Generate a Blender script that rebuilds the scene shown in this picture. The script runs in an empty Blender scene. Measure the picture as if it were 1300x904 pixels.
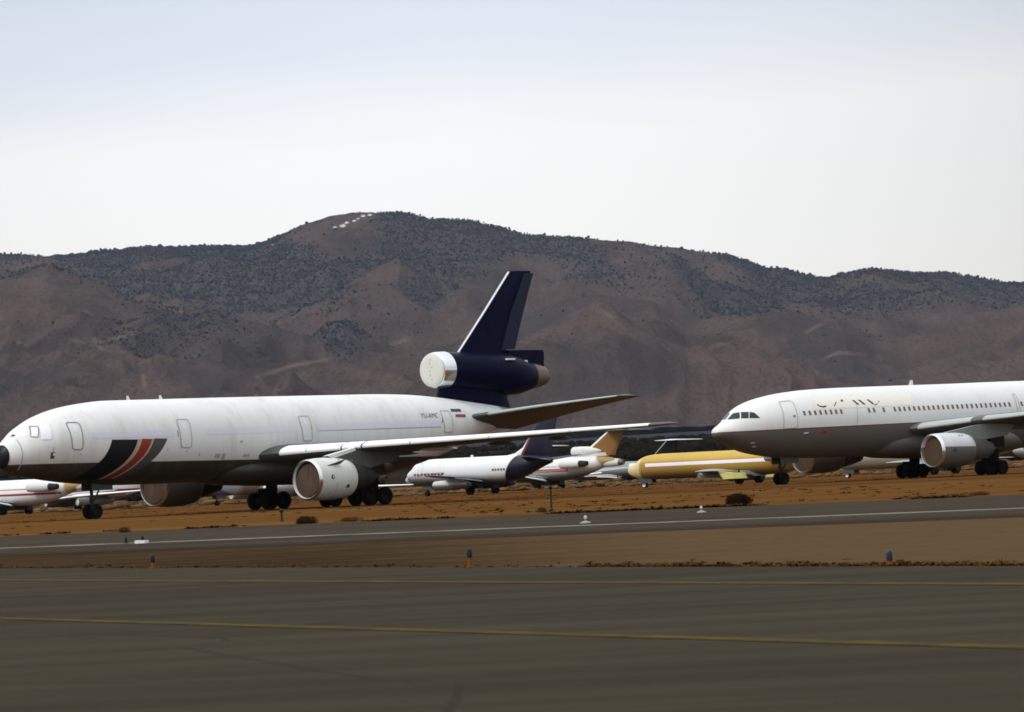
import bpy, math, random
import numpy as np
random.seed(7); RNG = np.random.default_rng(11)
R = math.radians
scene = bpy.context.scene
C = scene.collection

# ------------------------------------------------------------------ helpers
def mesh_obj(name, verts, faces, mat, parent=None, smooth=True, sharp=38, attrs=None):
    me = bpy.data.meshes.new(name)
    verts = np.asarray(verts, dtype=np.float32)
    if isinstance(faces, np.ndarray):
        nf, k = faces.shape
        me.vertices.add(len(verts)); me.vertices.foreach_set('co', verts.ravel())
        me.loops.add(nf * k); me.loops.foreach_set('vertex_index', faces.ravel().astype(np.int32))
        me.polygons.add(nf); me.polygons.foreach_set('loop_start', np.arange(0, nf * k, k, dtype=np.int32))
        me.update(calc_edges=True)
    else:
        me.from_pydata([tuple(map(float, v)) for v in verts], [], faces)
        me.update()
    if smooth:
        me.polygons.foreach_set('use_smooth', np.ones(len(me.polygons), dtype=bool))
        if sharp: me.set_sharp_from_angle(angle=R(sharp))
    if attrs:
        for k_, arr in attrs.items():
            a = me.attributes.new(k_, 'FLOAT', 'POINT'); a.data.foreach_set('value', arr.astype(np.float32).ravel())
    if mat: me.materials.append(mat)
    o = bpy.data.objects.new(name, me); C.objects.link(o)
    if parent: o.parent = parent
    return o

class MB:
    """collects geometry that belongs to one part"""
    def __init__(s): s.v = []; s.f = []
    def add(s, v, f):
        n = len(s.v); s.v += [tuple(p) for p in v]; s.f += [tuple(i + n for i in q) for q in f]; return s
    def box(s, c, d, rz=0):
        x, y, z = [k / 2 for k in d]; cs, sn = math.cos(rz), math.sin(rz); v = []
        for a in (-x, x):
            for b in (-y, y):
                for e in (-z, z): v.append((c[0] + a * cs - b * sn, c[1] + a * sn + b * cs, c[2] + e))
        return s.add(v, [(0, 1, 3, 2), (4, 6, 7, 5), (0, 4, 5, 1), (2, 3, 7, 6), (0, 2, 6, 4), (1, 5, 7, 3)])
    def tube(s, a, b, r1, r2=None, n=10):
        r2 = r1 if r2 is None else r2
        a = np.array(a, float); b = np.array(b, float); d = b - a; d /= np.linalg.norm(d)
        u = np.cross(d, (0, 0, 1) if abs(d[2]) < .9 else (1, 0, 0)); u /= np.linalg.norm(u); w = np.cross(d, u)
        v = []
        for p, r in ((a, r1), (b, r2)):
            for i in range(n):
                t = 2 * math.pi * i / n; v.append(p + r * (math.cos(t) * u + math.sin(t) * w))
        f = [(i, (i + 1) % n, n + (i + 1) % n, n + i) for i in range(n)] + [tuple(range(n))[::-1], tuple(range(n, 2 * n))]
        return s.add(v, f)
    def lathe(s, prof, c, axis='x', n=40, cap=True):
        v = []
        for (t, r) in prof:
            for i in range(n):
                a = 2 * math.pi * i / n; p, q = r * math.cos(a), r * math.sin(a)
                v.append((c[0] + t, c[1] + p, c[2] + q) if axis == 'x' else (c[0] + p, c[1] + t, c[2] + q) if axis == 'y' else (c[0] + p, c[1] + q, c[2] + t))
        f = [(k * n + i, k * n + (i + 1) % n, (k + 1) * n + (i + 1) % n, (k + 1) * n + i) for k in range(len(prof) - 1) for i in range(n)]
        if cap: f += [tuple(range(n))[::-1], tuple(range((len(prof) - 1) * n, len(prof) * n))]
        return s.add(v, f)
    def loft(s, secs, cap=True):
        n = len(secs[0]); v = [p for q in secs for p in q]
        f = [(k * n + i, k * n + (i + 1) % n, (k + 1) * n + (i + 1) % n, (k + 1) * n + i) for k in range(len(secs) - 1) for i in range(n)]
        if cap: f += [tuple(range(n))[::-1], tuple(range((len(secs) - 1) * n, len(secs) * n))]
        return s.add(v, f)
    def build(s, name, mat, parent=None, smooth=True, sharp=38):
        return mesh_obj(name, s.v, s.f, mat, parent, smooth, sharp)

def empty(name, loc, rz=0, label=None, cat=None, group=None, tilt=None):
    o = bpy.data.objects.new(name, None); C.objects.link(o); o.location = loc; o.rotation_euler = (0, 0, rz)
    o.empty_display_size = 1
    tag(o, label, cat, group); return o
def tag(o, label=None, cat=None, group=None, kind=None):
    if label: o['label'] = label
    if cat: o['category'] = cat
    if group: o['group'] = group
    if kind: o['kind'] = kind
    return o

# ------------------------------------------------------------------ materials
def new_mat(name):
    m = bpy.data.materials.new(name); m.use_nodes = True
    nt = m.node_tree; return m, nt, nt.nodes['Principled BSDF']
def N(nt, t, **kw):
    n = nt.nodes.new(t)
    for k, v in kw.items():
        if k in n.inputs and not hasattr(n, k): n.inputs[k].default_value = v
        elif hasattr(n, k): setattr(n, k, v)
        else: n.inputs[k].default_value = v
    return n
def mixc(nt, fac, a, b, mode='MIX'):
    n = nt.nodes.new('ShaderNodeMix'); n.data_type = 'RGBA'; n.blend_type = mode
    for i, x in ((0, fac), (6, a), (7, b)):
        if hasattr(x, 'is_linked') or hasattr(x, 'links'): nt.links.new(x, n.inputs[i])
        else: n.inputs[i].default_value = x if i == 0 else (*x, 1) if len(x) == 3 else x
    return n.outputs[2]
def math_(nt, op, a, b=None, clamp=False):
    n = nt.nodes.new('ShaderNodeMath'); n.operation = op; n.use_clamp = clamp
    for i, x in ((0, a), (1, b)):
        if x is None: continue
        if hasattr(x, 'links'): nt.links.new(x, n.inputs[i])
        else: n.inputs[i].default_value = x
    return n.outputs[0]
def mapped(nt, scale, rot=(0, 0, 0), coord='Object'):
    tc = nt.nodes.new('ShaderNodeTexCoord'); mp = nt.nodes.new('ShaderNodeMapping')
    mp.inputs['Scale'].default_value = scale; mp.inputs['Rotation'].default_value = rot
    nt.links.new(tc.outputs[coord], mp.inputs[0]); return mp.outputs[0]
def noise(nt, vec, scale=1, detail=4, rough=.55, dist=0):
    n = N(nt, 'ShaderNodeTexNoise'); n.inputs['Scale'].default_value = scale; n.inputs['Detail'].default_value = detail
    n.inputs['Roughness'].default_value = rough; n.inputs['Distortion'].default_value = dist
    nt.links.new(vec, n.inputs['Vector']); return n.outputs[0]
def ramp(nt, fac, stops):
    n = nt.nodes.new('ShaderNodeValToRGB'); e = n.color_ramp.elements
    while len(e) < len(stops): e.new(.5)
    for i, (p, c) in enumerate(stops):
        e[i].position = p; e[i].color = (c, c, c, 1) if isinstance(c, (int, float)) else (*c, 1)
    nt.links.new(fac, n.inputs[0]); return n.outputs[0]
def sstep(nt, x, a, b):
    n = nt.nodes.new('ShaderNodeMapRange'); n.interpolation_type = 'SMOOTHSTEP'
    nt.links.new(x, n.inputs[0]); n.inputs[1].default_value = a; n.inputs[2].default_value = b; return n.outputs[0]

def paint(name, col, splits=(), rough=.45, metal=0., dirt=.16, spec=.3, seams=False):
    """aircraft paint in the plane's own coordinates; splits = (nx, nz, d, w, colour): colour where nx*X+nz*Z > d"""
    m, nt, b = new_mat(name)
    tc = nt.nodes.new('ShaderNodeTexCoord'); sp = nt.nodes.new('ShaderNodeSeparateXYZ'); nt.links.new(tc.outputs['Object'], sp.inputs[0])
    cur = (*col, 1)
    for (nx, nz, d, w, c2) in splits:
        e = math_(nt, 'ADD', math_(nt, 'MULTIPLY', sp.outputs[0], nx), math_(nt, 'MULTIPLY', sp.outputs[2], nz))
        f = sstep(nt, e, d - w, d + w)
        cur = mixc(nt, f, cur, c2)
    n1 = noise(nt, mapped(nt, (.35, .35, .12)), 1.0, 5, .6)
    n2 = noise(nt, mapped(nt, (1.6, 1.0, .12)), 1.0, 3, .6)     # rain streaks running down the skin
    f = math_(nt, 'ADD', math_(nt, 'MULTIPLY', n1, .6), math_(nt, 'MULTIPLY', n2, .4))
    f = sstep(nt, f, .45, .75)
    cur = mixc(nt, math_(nt, 'MULTIPLY', f, dirt), cur, (.22, .19, .14))
    if seams:
        w = N(nt, 'ShaderNodeTexWave', wave_type='BANDS', bands_direction='X'); w.inputs['Scale'].default_value = .1
        nt.links.new(tc.outputs['Object'], w.inputs[0])
        s_ = math_(nt, 'MULTIPLY', sstep(nt, w.outputs[1], .990, 1.0), .035)
        cur = mixc(nt, s_, cur, (.1, .1, .1))
    nt.links.new(cur, b.inputs['Base Color']) if hasattr(cur, 'links') else None
    b.inputs['Roughness'].default_value = rough; b.inputs['Metallic'].default_value = metal
    rr = math_(nt, 'ADD', math_(nt, 'MULTIPLY', n1, .25), rough - .12); nt.links.new(rr, b.inputs['Roughness'])
    b.inputs['Specular IOR Level'].default_value = spec
    return m

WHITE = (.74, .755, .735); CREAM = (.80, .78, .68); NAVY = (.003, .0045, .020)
M = {}
M['white'] = paint('white_paint', WHITE)
M['wingtop'] = paint('wing_grey_paint', (.34, .35, .33), rough=.5)
M['slat'] = paint('bare_slat', (.86, .88, .88), rough=.35, dirt=.05)
M['bright'] = paint('masking_sheet', (.82, .81, .88), rough=.5, dirt=.05)
M['panel'] = paint('overpainted_stripe', (.70, .70, .78), rough=.4, dirt=.1)
M['line'] = paint('door_seam', (.22, .22, .22), dirt=0)
M['lightline'] = paint('faint_seam', (.42, .42, .40), dirt=0)
M['navy'] = paint('navy_paint', NAVY, rough=.3, dirt=.0, spec=.03)
M['black'] = paint('black_paint', (.010, .010, .014), rough=.4, dirt=.03, spec=.15)
M['red'] = paint('red_paint', (.27, .032, .022), rough=.4, dirt=.1)
M['greyp'] = paint('grey_stripe', (.075, .072, .064), rough=.45, spec=.2)
M['goldline'] = paint('gold_edge', (.45, .40, .28), rough=.4)
M['blue'] = paint('dark_blue_mark', (.02, .035, .10), rough=.4, dirt=.02)
M['tyre'] = paint('tyre_rubber', (.007, .007, .006), rough=.9, dirt=.08, spec=.05)
M['metal'] = paint('gear_metal', (.28, .28, .26), rough=.45, metal=.4)
M['darkmetal'] = paint('dark_gear_metal', (.018, .018, .016), rough=.6, metal=.0, spec=.15)
M['silver'] = paint('bare_silver', (.75, .76, .74), rough=.3, metal=.5, dirt=.08)
M['lip'] = paint('polished_lip', (.80, .82, .82), rough=.22, metal=.95, dirt=.1)
M['cover'] = paint('brown_inlet_cover', (.055, .032, .018), rough=.75, dirt=.25, spec=.2)
M['whitecover'] = paint('white_inlet_cover', (.62, .63, .58), rough=.6, dirt=.25)
M['exhaust'] = paint('burnt_exhaust_metal', (.16, .11, .075), rough=.45, metal=.6, dirt=.4)
M['glass'] = paint('cockpit_glass', (.015, .03, .035), rough=.12, dirt=0)
M['winglass'] = paint('cabin_window_blind', (.16, .10, .075), rough=.3, dirt=0)
M['creampatch'] = paint('overpaint_cream', (.80, .78, .69), rough=.5, dirt=.05)
M['yellow'] = paint('chromate_yellow', (.62, .40, .05), rough=.55, dirt=.25)

# ------------------------------------------------------------------ numpy noise (terrain shapes)
def vnoise(x, y, seed=0):
    xi = np.floor(x).astype(np.int64); yi = np.floor(y).astype(np.int64); xf = x - xi; yf = y - yi
    def h(a, b):
        n = (a * 374761393 + b * 668265263 + seed * 974634777) & 0xffffffff
        n = ((n ^ (n >> 13)) * 1274126177) & 0xffffffff
        return ((n ^ (n >> 16)) & 0xffff) / 65535.0
    u = xf * xf * xf * (xf * (xf * 6 - 15) + 10); v = yf * yf * yf * (yf * (yf * 6 - 15) + 10)
    return (h(xi, yi) * (1 - u) + h(xi + 1, yi) * u) * (1 - v) + (h(xi, yi + 1) * (1 - u) + h(xi + 1, yi + 1) * u) * v
def fbm(x, y, o=5, seed=0, g=.5):
    s = 0; a = 1; t = 0
    for i in range(o):
        s = s + a * vnoise(x * 2 ** i + 17.3 * i, y * 2 ** i + 9.1 * i, seed + i); t += a; a *= g
    return s / t
def ridged(x, y, o=4, seed=0):
    s = 0; a = 1; t = 0
    for i in range(o):
        s = s + a * (1 - abs(2 * vnoise(x * 2 ** i + 7.7 * i, y * 2 ** i + 3.1 * i, seed + i) - 1)) ** 1.5; t += a; a *= .5
    return s / t
def smooth(x, a, b):
    t = np.clip((x - a) / (b - a), 0, 1); return t * t * (3 - 2 * t)

# ------------------------------------------------------------------ aircraft
def pchip(xs, ys, x):
    xs = np.asarray(xs, float); ys = np.asarray(ys, float); h = np.diff(xs); d = np.diff(ys) / h
    m = np.zeros(len(xs)); m[0] = d[0]; m[-1] = d[-1]
    for i in range(1, len(xs) - 1):
        if d[i - 1] * d[i] > 0:
            w1 = 2 * h[i] + h[i - 1]; w2 = h[i] + 2 * h[i - 1]; m[i] = (w1 + w2) / (w1 / d[i - 1] + w2 / d[i])
    x = np.clip(x, xs[0], xs[-1]); k = np.clip(np.searchsorted(xs, x) - 1, 0, len(h) - 1); t = (x - xs[k]) / h[k]
    return ((1 + 2 * t) * (1 - t) ** 2 * ys[k] + t * (1 - t) ** 2 * h[k] * m[k] + t * t * (3 - 2 * t) * ys[k + 1] + t * t * (t - 1) * h[k] * m[k + 1])

class Fus:
    """fuselage: stations (s, top, bottom, half width); X aft, Y to the right wing, Z up"""
    def __init__(s, st): s.st = np.array(st, float); s.q = np.sqrt(s.st[:, 0])
    def at(s, x):
        r = np.sqrt(np.maximum(x, 0)); return [pchip(s.q, s.st[:, i], r) for i in (1, 2, 3)]
    def build(s, mat, parent, n=72, m=110):
        L = s.st[-1, 0]; xs = np.linspace(0, math.sqrt(L), m) ** 2
        zt, zb, hw = s.at(xs); a = np.linspace(0, 2 * np.pi, n, endpoint=False)
        secs = [[(x, w * math.sin(t), (p + q) / 2 + (p - q) / 2 * math.cos(t)) for t in a] for x, p, q, w in zip(xs, zt, zb, hw)]
        return MB().loft(secs).build('fuselage', mat, parent)
    def surf(s, x, z, side=-1, off=.012):
        zt, zb, hw = [float(k[0]) for k in s.at(np.array([x]))]
        rz = (zt - zb) / 2; q = max(-.995, min(.995, (z - (zt + zb) / 2) / rz)); c = math.sqrt(1 - q * q)
        ny, nz = c / hw, q / rz; l = math.hypot(ny, nz)
        return (x, side * (hw * c + off * ny / l), (zt + zb) / 2 + rz * q + off * nz / l)
    def patch(s, name, quad, mat, parent, nu=8, nv=8, off=.012, side=-1, curve=None):
        """quad corners TL TR BR BL as (s, z)"""
        (a, b, c, d) = [np.array(p, float) for p in quad]; v = []; f = []
        for j in range(nv + 1):
            for i in range(nu + 1):
                u, w = i / nu, j / nv
                p = (a * (1 - u) + b * u) * (1 - w) + (d * (1 - u) + c * u) * w
                if curve: p = p + np.array([curve(w), 0])
                v.append(s.surf(p[0], p[1], side, off))
        W = nu + 1
        for j in range(nv):
            for i in range(nu): f.append((j * W + i, j * W + i + 1, (j + 1) * W + i + 1, (j + 1) * W + i))
        return mesh_obj(name, v, f, mat, parent)
    def ribbon(s, name, path, w, mat, parent, off=.02, side=-1, closed=True):
        P = [np.array(p, float) for p in path]; Q = []
        for i in range(len(P) if closed else len(P) - 1):
            a, b = P[i], P[(i + 1) % len(P)]; k_ = max(1, int(math.ceil(np.linalg.norm(b - a) / .3)))
            Q += [a + (b - a) * t / k_ for t in range(k_)]
        if not closed: Q.append(P[-1])
        P = Q; v = []; f = []; n = len(P)
        for i in range(n):
            a = P[(i - 1) % n] if closed or i > 0 else P[i]; b = P[(i + 1) % n] if closed or i < n - 1 else P[i]
            d = b - a; d /= np.linalg.norm(d) + 1e-9; nn = np.array([-d[1], d[0]])
            for k in (-.5, .5): q = P[i] + nn * w * k; v.append(s.surf(q[0], q[1], side, off))
        m = n if closed else n - 1
        for i in range(m): j = (i + 1) % n; f.append((2 * i, 2 * i + 1, 2 * j + 1, 2 * j))
        return mesh_obj(name, v, f, mat, parent)
    def text(s, name, txt, x, z, h, mat, parent, side=-1, off=.02, shear=0., sx=1.):
        cu = bpy.data.curves.new('t', 'FONT'); cu.body = txt; cu.size = h * 1.4; cu.resolution_u = 3
        o = bpy.data.objects.new('t', cu); C.objects.link(o)
        dg = bpy.context.evaluated_depsgraph_get(); me = o.evaluated_get(dg).to_mesh()
        vs = [(v.co.x * sx + v.co.y * shear, v.co.y) for v in me.vertices]; fs = [tuple(p.vertices) for p in me.polygons]
        o.evaluated_get(dg).to_mesh_clear(); bpy.data.objects.remove(o); bpy.data.curves.remove(cu)
        return mesh_obj(name, [s.surf(x + a, z + b, side, off) for a, b in vs], fs, mat, parent, smooth=False)

def rrect(a, b, c, d, r=.22, n=4):
    """rounded quad path TL TR BR BL"""
    P = [np.array(p, float) for p in (a, b, c, d)]; out = []
    for i in range(4):
        p, q, t = P[i - 1], P[i], P[(i + 1) % 4]; u = (p - q) / np.linalg.norm(p - q); w = (t - q) / np.linalg.norm(t - q)
        p0, p1 = q + u * r, q + w * r
        for k in range(n + 1): tt = k / n; out.append(tuple((1 - tt) ** 2 * p0 + 2 * tt * (1 - tt) * q + tt * tt * p1))
    return out
def door(fus, quad, parent, mat=None, win=True, line='line', w=.075, bulge=0):
    d = fus.patch('door', quad, mat or M['white'], parent, off=.015)
    a, b, c, e = [np.array(q, float) for q in quad]
    fus.ribbon('door_frame', rrect(*quad), w, M[line], d, off=.028)
    if win:
        u = a * .5 + b * .5; dn = (c + e) / 2 - u; ct = u + dn * .24
        fus.patch('window', [ct + (-.14, .2), ct + (.14, .2), ct + (.14, -.2), ct + (-.14, -.2)], M['bright'], d, 2, 2, off=.03)
    return d

def foil(tc, n=14):
    x = (1 - np.cos(np.linspace(0, np.pi, n))) / 2
    t = 5 * tc * (.2969 * np.sqrt(x) - .126 * x - .3516 * x ** 2 + .2843 * x ** 3 - .1015 * x ** 4)
    cam = .015 * 4 * x * (1 - x)
    return [(a, b + c) for a, b, c in zip(x[::-1], t[::-1], cam[::-1])] + [(a, -b * .95 + c) for a, b, c in list(zip(x, t, cam))[1:]]
def interp_sec(secs, l):
    A = np.array(secs, float); return [l] + [float(np.interp(l, A[:, 0], A[:, i])) for i in range(1, 6)]
def sec_pts(sec, side, pts=None, off=0.):
    l, xle, zle, c, tc, tw = sec; pts = pts or foil(tc); out = []; t = R(tw)
    for (a, b) in pts:
        X, Z = a * c, b * c
        if off:
            pass
        out.append((xle + X * math.cos(t) + Z * math.sin(t), side * l, zle - X * math.sin(t) + Z * math.cos(t)))
    return out
def wing(name, secs, side, mat, parent, sub=3):
    """secs: (l, LE x, LE z, chord, thickness, twist deg)"""
    full = []
    for i in range(len(secs) - 1):
        for k in range(sub):
            t = k / sub; full.append([a * (1 - t) + b * t for a, b in zip(secs[i], secs[i + 1])])
    full.append(list(secs[-1])); L = full[-1][:]            # rounded tip
    e = L[:]; e[0] += .25; e[1] += L[3] * .12; e[3] *= .82; e[4] *= .35; full.append(e)
    m = MB().loft([sec_pts(s_, side) for s_ in full]); o = m.build(name, mat, parent, sharp=60); return o
def slat(secs, side, l0, l1, mat, parent, name='slat', xf=.14, off=.03, low=.03):
    S = []
    for l in np.linspace(l0, l1, 4):
        sec = interp_sec(secs, l); tc = sec[4]; c = sec[3]
        us = np.linspace(1, 0, 6); outer = []
        def th(x): return 5 * tc * (.2969 * math.sqrt(x) - .126 * x - .3516 * x * x + .2843 * x ** 3 - .1015 * x ** 4)
        cam = lambda x: .06 * x * (1 - x)
        up = [(xf * u * u, th(xf * u * u) + cam(xf * u * u)) for u in us]; lo = [(low * u * u, -.95 * th(low * u * u) + cam(low * u * u)) for u in us[::-1][1:]]
        raw = up + lo; o = off / c; out = []
        for i, p in enumerate(raw):
            q = raw[min(i + 1, len(raw) - 1)]; r = raw[max(i - 1, 0)]; d = np.array([q[0] - r[0], q[1] - r[1]]); d /= np.linalg.norm(d) + 1e-9
            out.append((p[0] + d[1] * o, p[1] - d[0] * o))
        # d points round the nose from upper to lower; outward normal is to its right
        inner = [(p[0] * .9 + .012, p[1] * .8) for p in raw][::-1]
        S.append(sec_pts(sec, side, out + inner))
    return MB().loft(S).build(name, mat, parent, sharp=50)

def wheel(parent, x, y, z, r, w, hub=None):
    hw = w / 2; p = [(-hw * .75, r * .55), (-hw, r * .7), (-hw, r * .88), (-hw * .6, r * .985), (0, r), (hw * .6, r * .985), (hw, r * .88), (hw, r * .7), (hw * .75, r * .55)]
    o = MB().lathe(p, (x, y, z), 'y', 28).build('wheel', M['tyre'], parent)
    MB().lathe([(-hw * .86, r * .2), (-hw * .8, r * .5), (hw * .8, r * .5), (hw * .86, r * .2)], (x, y, z), 'y', 18).build('rim', hub or M['metal'], o)
    return o
def nose_gear(parent, x, ztop, r=.5, w=.34, gap=.32, hub=None, doors=True, gz=0.):
    g = MB().tube((x, 0, gz + r), (x - .05, 0, ztop), .11, .14).tube((x, -gap - .1, gz + r), (x, gap + .1, gz + r), .07)
    g.tube((x, 0, gz + r + .5), (x + 1.3, 0, ztop), .06).tube((x - .15, 0, gz + r + .6), (x - .15, 0, gz + r + 1.0), .07)
    o = g.build('nose_gear', M['darkmetal'], parent)
    for s in (-1, 1): wheel_sub(o, x, s * gap, gz + r, r, w, hub)
    if doors:
        for s in (-1, 1): MB().box((x + .5, s * .55, ztop - .45), (1.9, .05, .95)).build('gear_door', M['greyp'], o, smooth=False)
    return o
def wheel_sub(parent, x, y, z, r, w, hub=None):
    hw = w / 2; p = [(-hw * .7, 0.02), (-hw * .75, r * .5), (-hw, r * .62), (-hw, r * .86), (-hw * .6, r * .985), (0, r), (hw * .6, r * .985), (hw, r * .86), (hw, r * .62), (hw * .75, r * .5), (hw * .7, .02)]
    o = MB().lathe(p, (x, y, z), 'y', 28).build('wheel', M['tyre'], parent)
    if hub: MB().lathe([(-hw * 1.02, r * .05), (-hw * 1.02, r * .7), (hw * 1.02, r * .7), (hw * 1.02, r * .05)], (x, y, z), 'y', 18).build('wheel_cover', hub, o)
    return o
def bogie(parent, x, y, ztop, r, w, dx, dy, axles=2, gz=0., lean=.0, door=True):
    g = MB().tube((x, y, gz + r), (x + lean, y, ztop), .19, .24, 12)
    if axles == 2: g.tube((x - dx, y, gz + r), (x + dx, y, gz + r), .14)
    for k in ((-dx, dx) if axles == 2 else (0,)): g.tube((x + k, y - dy, gz + r), (x + k, y + dy, gz + r), .09)
    g.tube((x, y, gz + r + .7), (x - 1.1, y, ztop), .09).tube((x, y, gz + r + .9), (x, y + (1.2 if y < 0 else -1.2), ztop), .09)
    o = g.build('main_gear', M['darkmetal'], parent)
    for k in ((-dx, dx) if axles == 2 else (0,)):
        for s in (-1, 1): wheel_sub(o, x + k, y + s * dy, gz + r, r, w)
    if axles == 2:
        MB().box((x, y, gz + r * 1.0), (dx * 2 + .5, dy * 1.2, r * 1.0)).box((x - .1, y, gz + r * 1.9), (1.3, .7, r * .9)).box((x + .3, y, gz + r * 2.9), (.8, .45, r * 1.2)).build('truck', M['tyre'], o, sharp=30)
    if door: MB().box((x + .1, y + (-.75 if y < 0 else .75), ztop - .75), (1.5, .06, 1.5)).build('gear_door', M['darkmetal'], o, smooth=False)
    return o

def place_xy(p): return (p[0], p[1], p[3] if len(p) > 3 else 0.)

# ================================================================== TRIJET (large, white, navy tail)
def build_trijet():
    root = empty('airliner', (-35.4, 269.3, 0), .827,
                 'large white three-engined airliner with navy tail and a red-striped dark slash', 'airliner', 'airliners stored on the desert field')
    BELLY = (.042, .038, .026)
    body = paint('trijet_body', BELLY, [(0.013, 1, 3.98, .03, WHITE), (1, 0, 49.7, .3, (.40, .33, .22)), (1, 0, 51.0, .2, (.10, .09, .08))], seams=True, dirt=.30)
    st = [(0, 4.55, 4.45, .05), (.1, 4.95, 4.05, .45), (.4, 5.4, 3.72, .85), (.77, 5.72, 3.5, 1.15), (1.14, 5.98, 3.33, 1.4), (1.5, 6.24, 3.22, 1.6), (2.37, 6.75, 3.08, 2.0), (3.82, 7.36, 2.86, 2.45),
          (5.63, 7.82, 2.62, 2.8), (7.45, 8.07, 2.46, 2.95), (9.65, 8.24, 2.3, 3.01), (14.85, 8.27, 2.25, 3.01), (24, 8.30, 2.25, 3.01), (36, 8.30, 2.25, 3.01), (40, 8.2, 2.75, 2.95), (43.5, 7.93, 3.6, 2.6),
          (47, 7.55, 4.6, 1.95), (50, 7.2, 5.5, 1.25), (51.6, 6.95, 6.1, .75), (52.3, 6.75, 6.4, .3)]
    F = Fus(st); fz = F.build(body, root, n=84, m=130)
    # dark radome cap and radome seam
    zt, zb, hw = F.at(np.array([.0, .05, .12, .22, .34])); A = np.linspace(0, 2 * np.pi, 40, endpoint=False)
    xs_ = [.0, .05, .12, .22, .34]
    MB().loft([[(x - .02, w * 1.03 * math.sin(t), (p + q) / 2 + (p - q) / 2 * 1.03 * math.cos(t)) for t in A] for x, p, q, w in zip(xs_, zt, zb, hw)]).build('radome_cap', M['black'], root)
    for sd in (-1, 1): F.ribbon('radome_seam', [(1.02, z) for z in np.linspace(3.6, 5.7, 14)], .06, M['lightline'], fz, closed=False, side=sd)
    # masked cockpit windows
    for sd in (-1, 1):
        F.patch('windshield', [(1.36, 6.12), (2.12, 6.56), (1.62, 5.93), (1.12, 5.86)], M['bright'], root, side=sd)
        F.patch('cockpit_window', [(2.24, 6.5), (2.56, 6.48), (2.16, 5.84), (1.80, 5.88)], M['bright'], root, side=sd)
        F.ribbon('window_frame', rrect((2.22, 6.56), (2.62, 6.54), (2.2, 5.78), (1.76, 5.82), .12), .045, M['line'], root, side=sd, off=.03)
    F.patch('window_shade', [(1.04, 6.02), (1.28, 6.12), (1.2, 5.95), (1.0, 5.88)], M['black'], root, off=.03)
    F.patch('masking_sheet', [(2.68, 6.6), (3.3, 6.62), (2.98, 5.6), (2.28, 5.6)], M['bright'], root, off=.03)
    # doors
    door(F, [(4.42, 6.72), (5.40, 6.70), (5.24, 4.83), (4.44, 4.85)], root)
    d2 = door(F, [(14.1, 6.72), (15.25, 6.70), (15.18, 4.72), (14.2, 4.74)], root, line='lightline')
    F.ribbon('handle_mark', [(13.95, 5.5), (13.95, 5.95)], .08, M['line'], d2, closed=False)
    door(F, [(26.05, 6.72), (27.15, 6.70), (27.1, 4.9), (26.2, 4.92)], root, line='lightline')
    d4 = door(F, [(41.2, 6.86), (42.35, 6.82), (42.3, 5.2), (41.3, 5.2)], root, line='lightline')
    F.ribbon('door_edge', [(41.0, 5.9), (41.25, 6.3)], .1, M['line'], d4, closed=False)
    # painted-out window bands
    for a, b, z in ((6.15, 13.6, 5.75), (16.8, 25.5, 5.78), (27.75, 40.9, 5.86)):
        F.patch('painted_band', [(a, z + .22), (b, z + .25), (b, z - .2), (a, z - .22)], M['panel'], root, nu=30, nv=4)
    F.ribbon('band_seam', [(x, 5.62) for x in np.linspace(27.75, 40.9, 30)], .045, M['lightline'], root, closed=False, off=.02)
    # slash: sweeps down and forward round the belly
    cv = lambda w: .55 * math.sin(math.pi * w * .9)
    for nm, mt, (a, b, c, d), w in (('black_slash', 'black', (7.76, 10.12, 7.5, 5.2), 0), ('gold_edge', 'goldline', (10.16, 10.52, 7.85, 7.55), 0), ('red_slash', 'red', (10.52, 11.47, 8.6, 7.85), 0),
                                    ('gold_edge', 'goldline', (11.47, 11.62, 8.8, 8.6), 0), ('grey_slash', 'greyp', (11.66, 12.9, 9.7, 8.8), 0)):
        F.patch(nm, [(a, 5.44), (b, 5.40), (c, 2.75), (d, 2.75)], M[mt], root, nu=8, nv=26, curve=cv, off=.015)
    F.patch('static_port', [(2.86, 4.72), (3.16, 4.72), (3.16, 4.28), (2.86, 4.28)], M['greyp'], root, 3, 3)
    F.patch('static_port', [(3.02, 4.66), (3.14, 4.66), (3.14, 4.48), (3.02, 4.48)], M['bright'], root, 2, 2, off=.03)
    for x, z, w_, h_ in ((3.0, 4.9, .08, .3), (5.1, 4.5, .12, .1), (12.9, 4.62, .1, .1), (14.7, 4.45, .18, .08), (17.6, 4.05, .5, .3), (18.3, 4.0, .3, .45), (20.4, 4.0, .6, .2), (19.9, 5.0, .25, .18), (16.0, 4.2, .1, .2)):
        F.patch('service_panel', [(x, z + h_ / 2), (x + w_, z + h_ / 2), (x + w_, z - h_ / 2), (x, z - h_ / 2)], M['lightline'], root, 2, 2)
    # registration, flag
    F.text('registration', 'YU-AMC', 38.85, 6.33, .38, paint('registration_black', (.07, .07, .07)), root, shear=.2, sx=.95)
    F.patch('flag_stripe', [(42.6, 6.97), (43.85, 6.95), (43.8, 6.74), (42.57, 6.76)], M['blue'], root, 6, 3, off=.035)
    F.patch('flag_stripe', [(42.9, 6.55), (44.15, 6.53), (44.1, 6.32), (42.87, 6.34)], M['red'], root, 6, 3, off=.035)
    # antennas
    for x in (11.9, 15.0):
        MB().loft([[(x + a * c, b * .04, z) for a, b in ((0, 0), (.5, .8), (1, 0), (.5, -.8))] for z, c in ((8.2, .38), (8.56, .2))]).build('antenna', M['white'], root)
    MB().lathe([(-.12, .1), (0, .14), (.12, .05)], (24.6, 0, 8.36), 'z', 14).build('beacon', M['red'], root)
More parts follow.
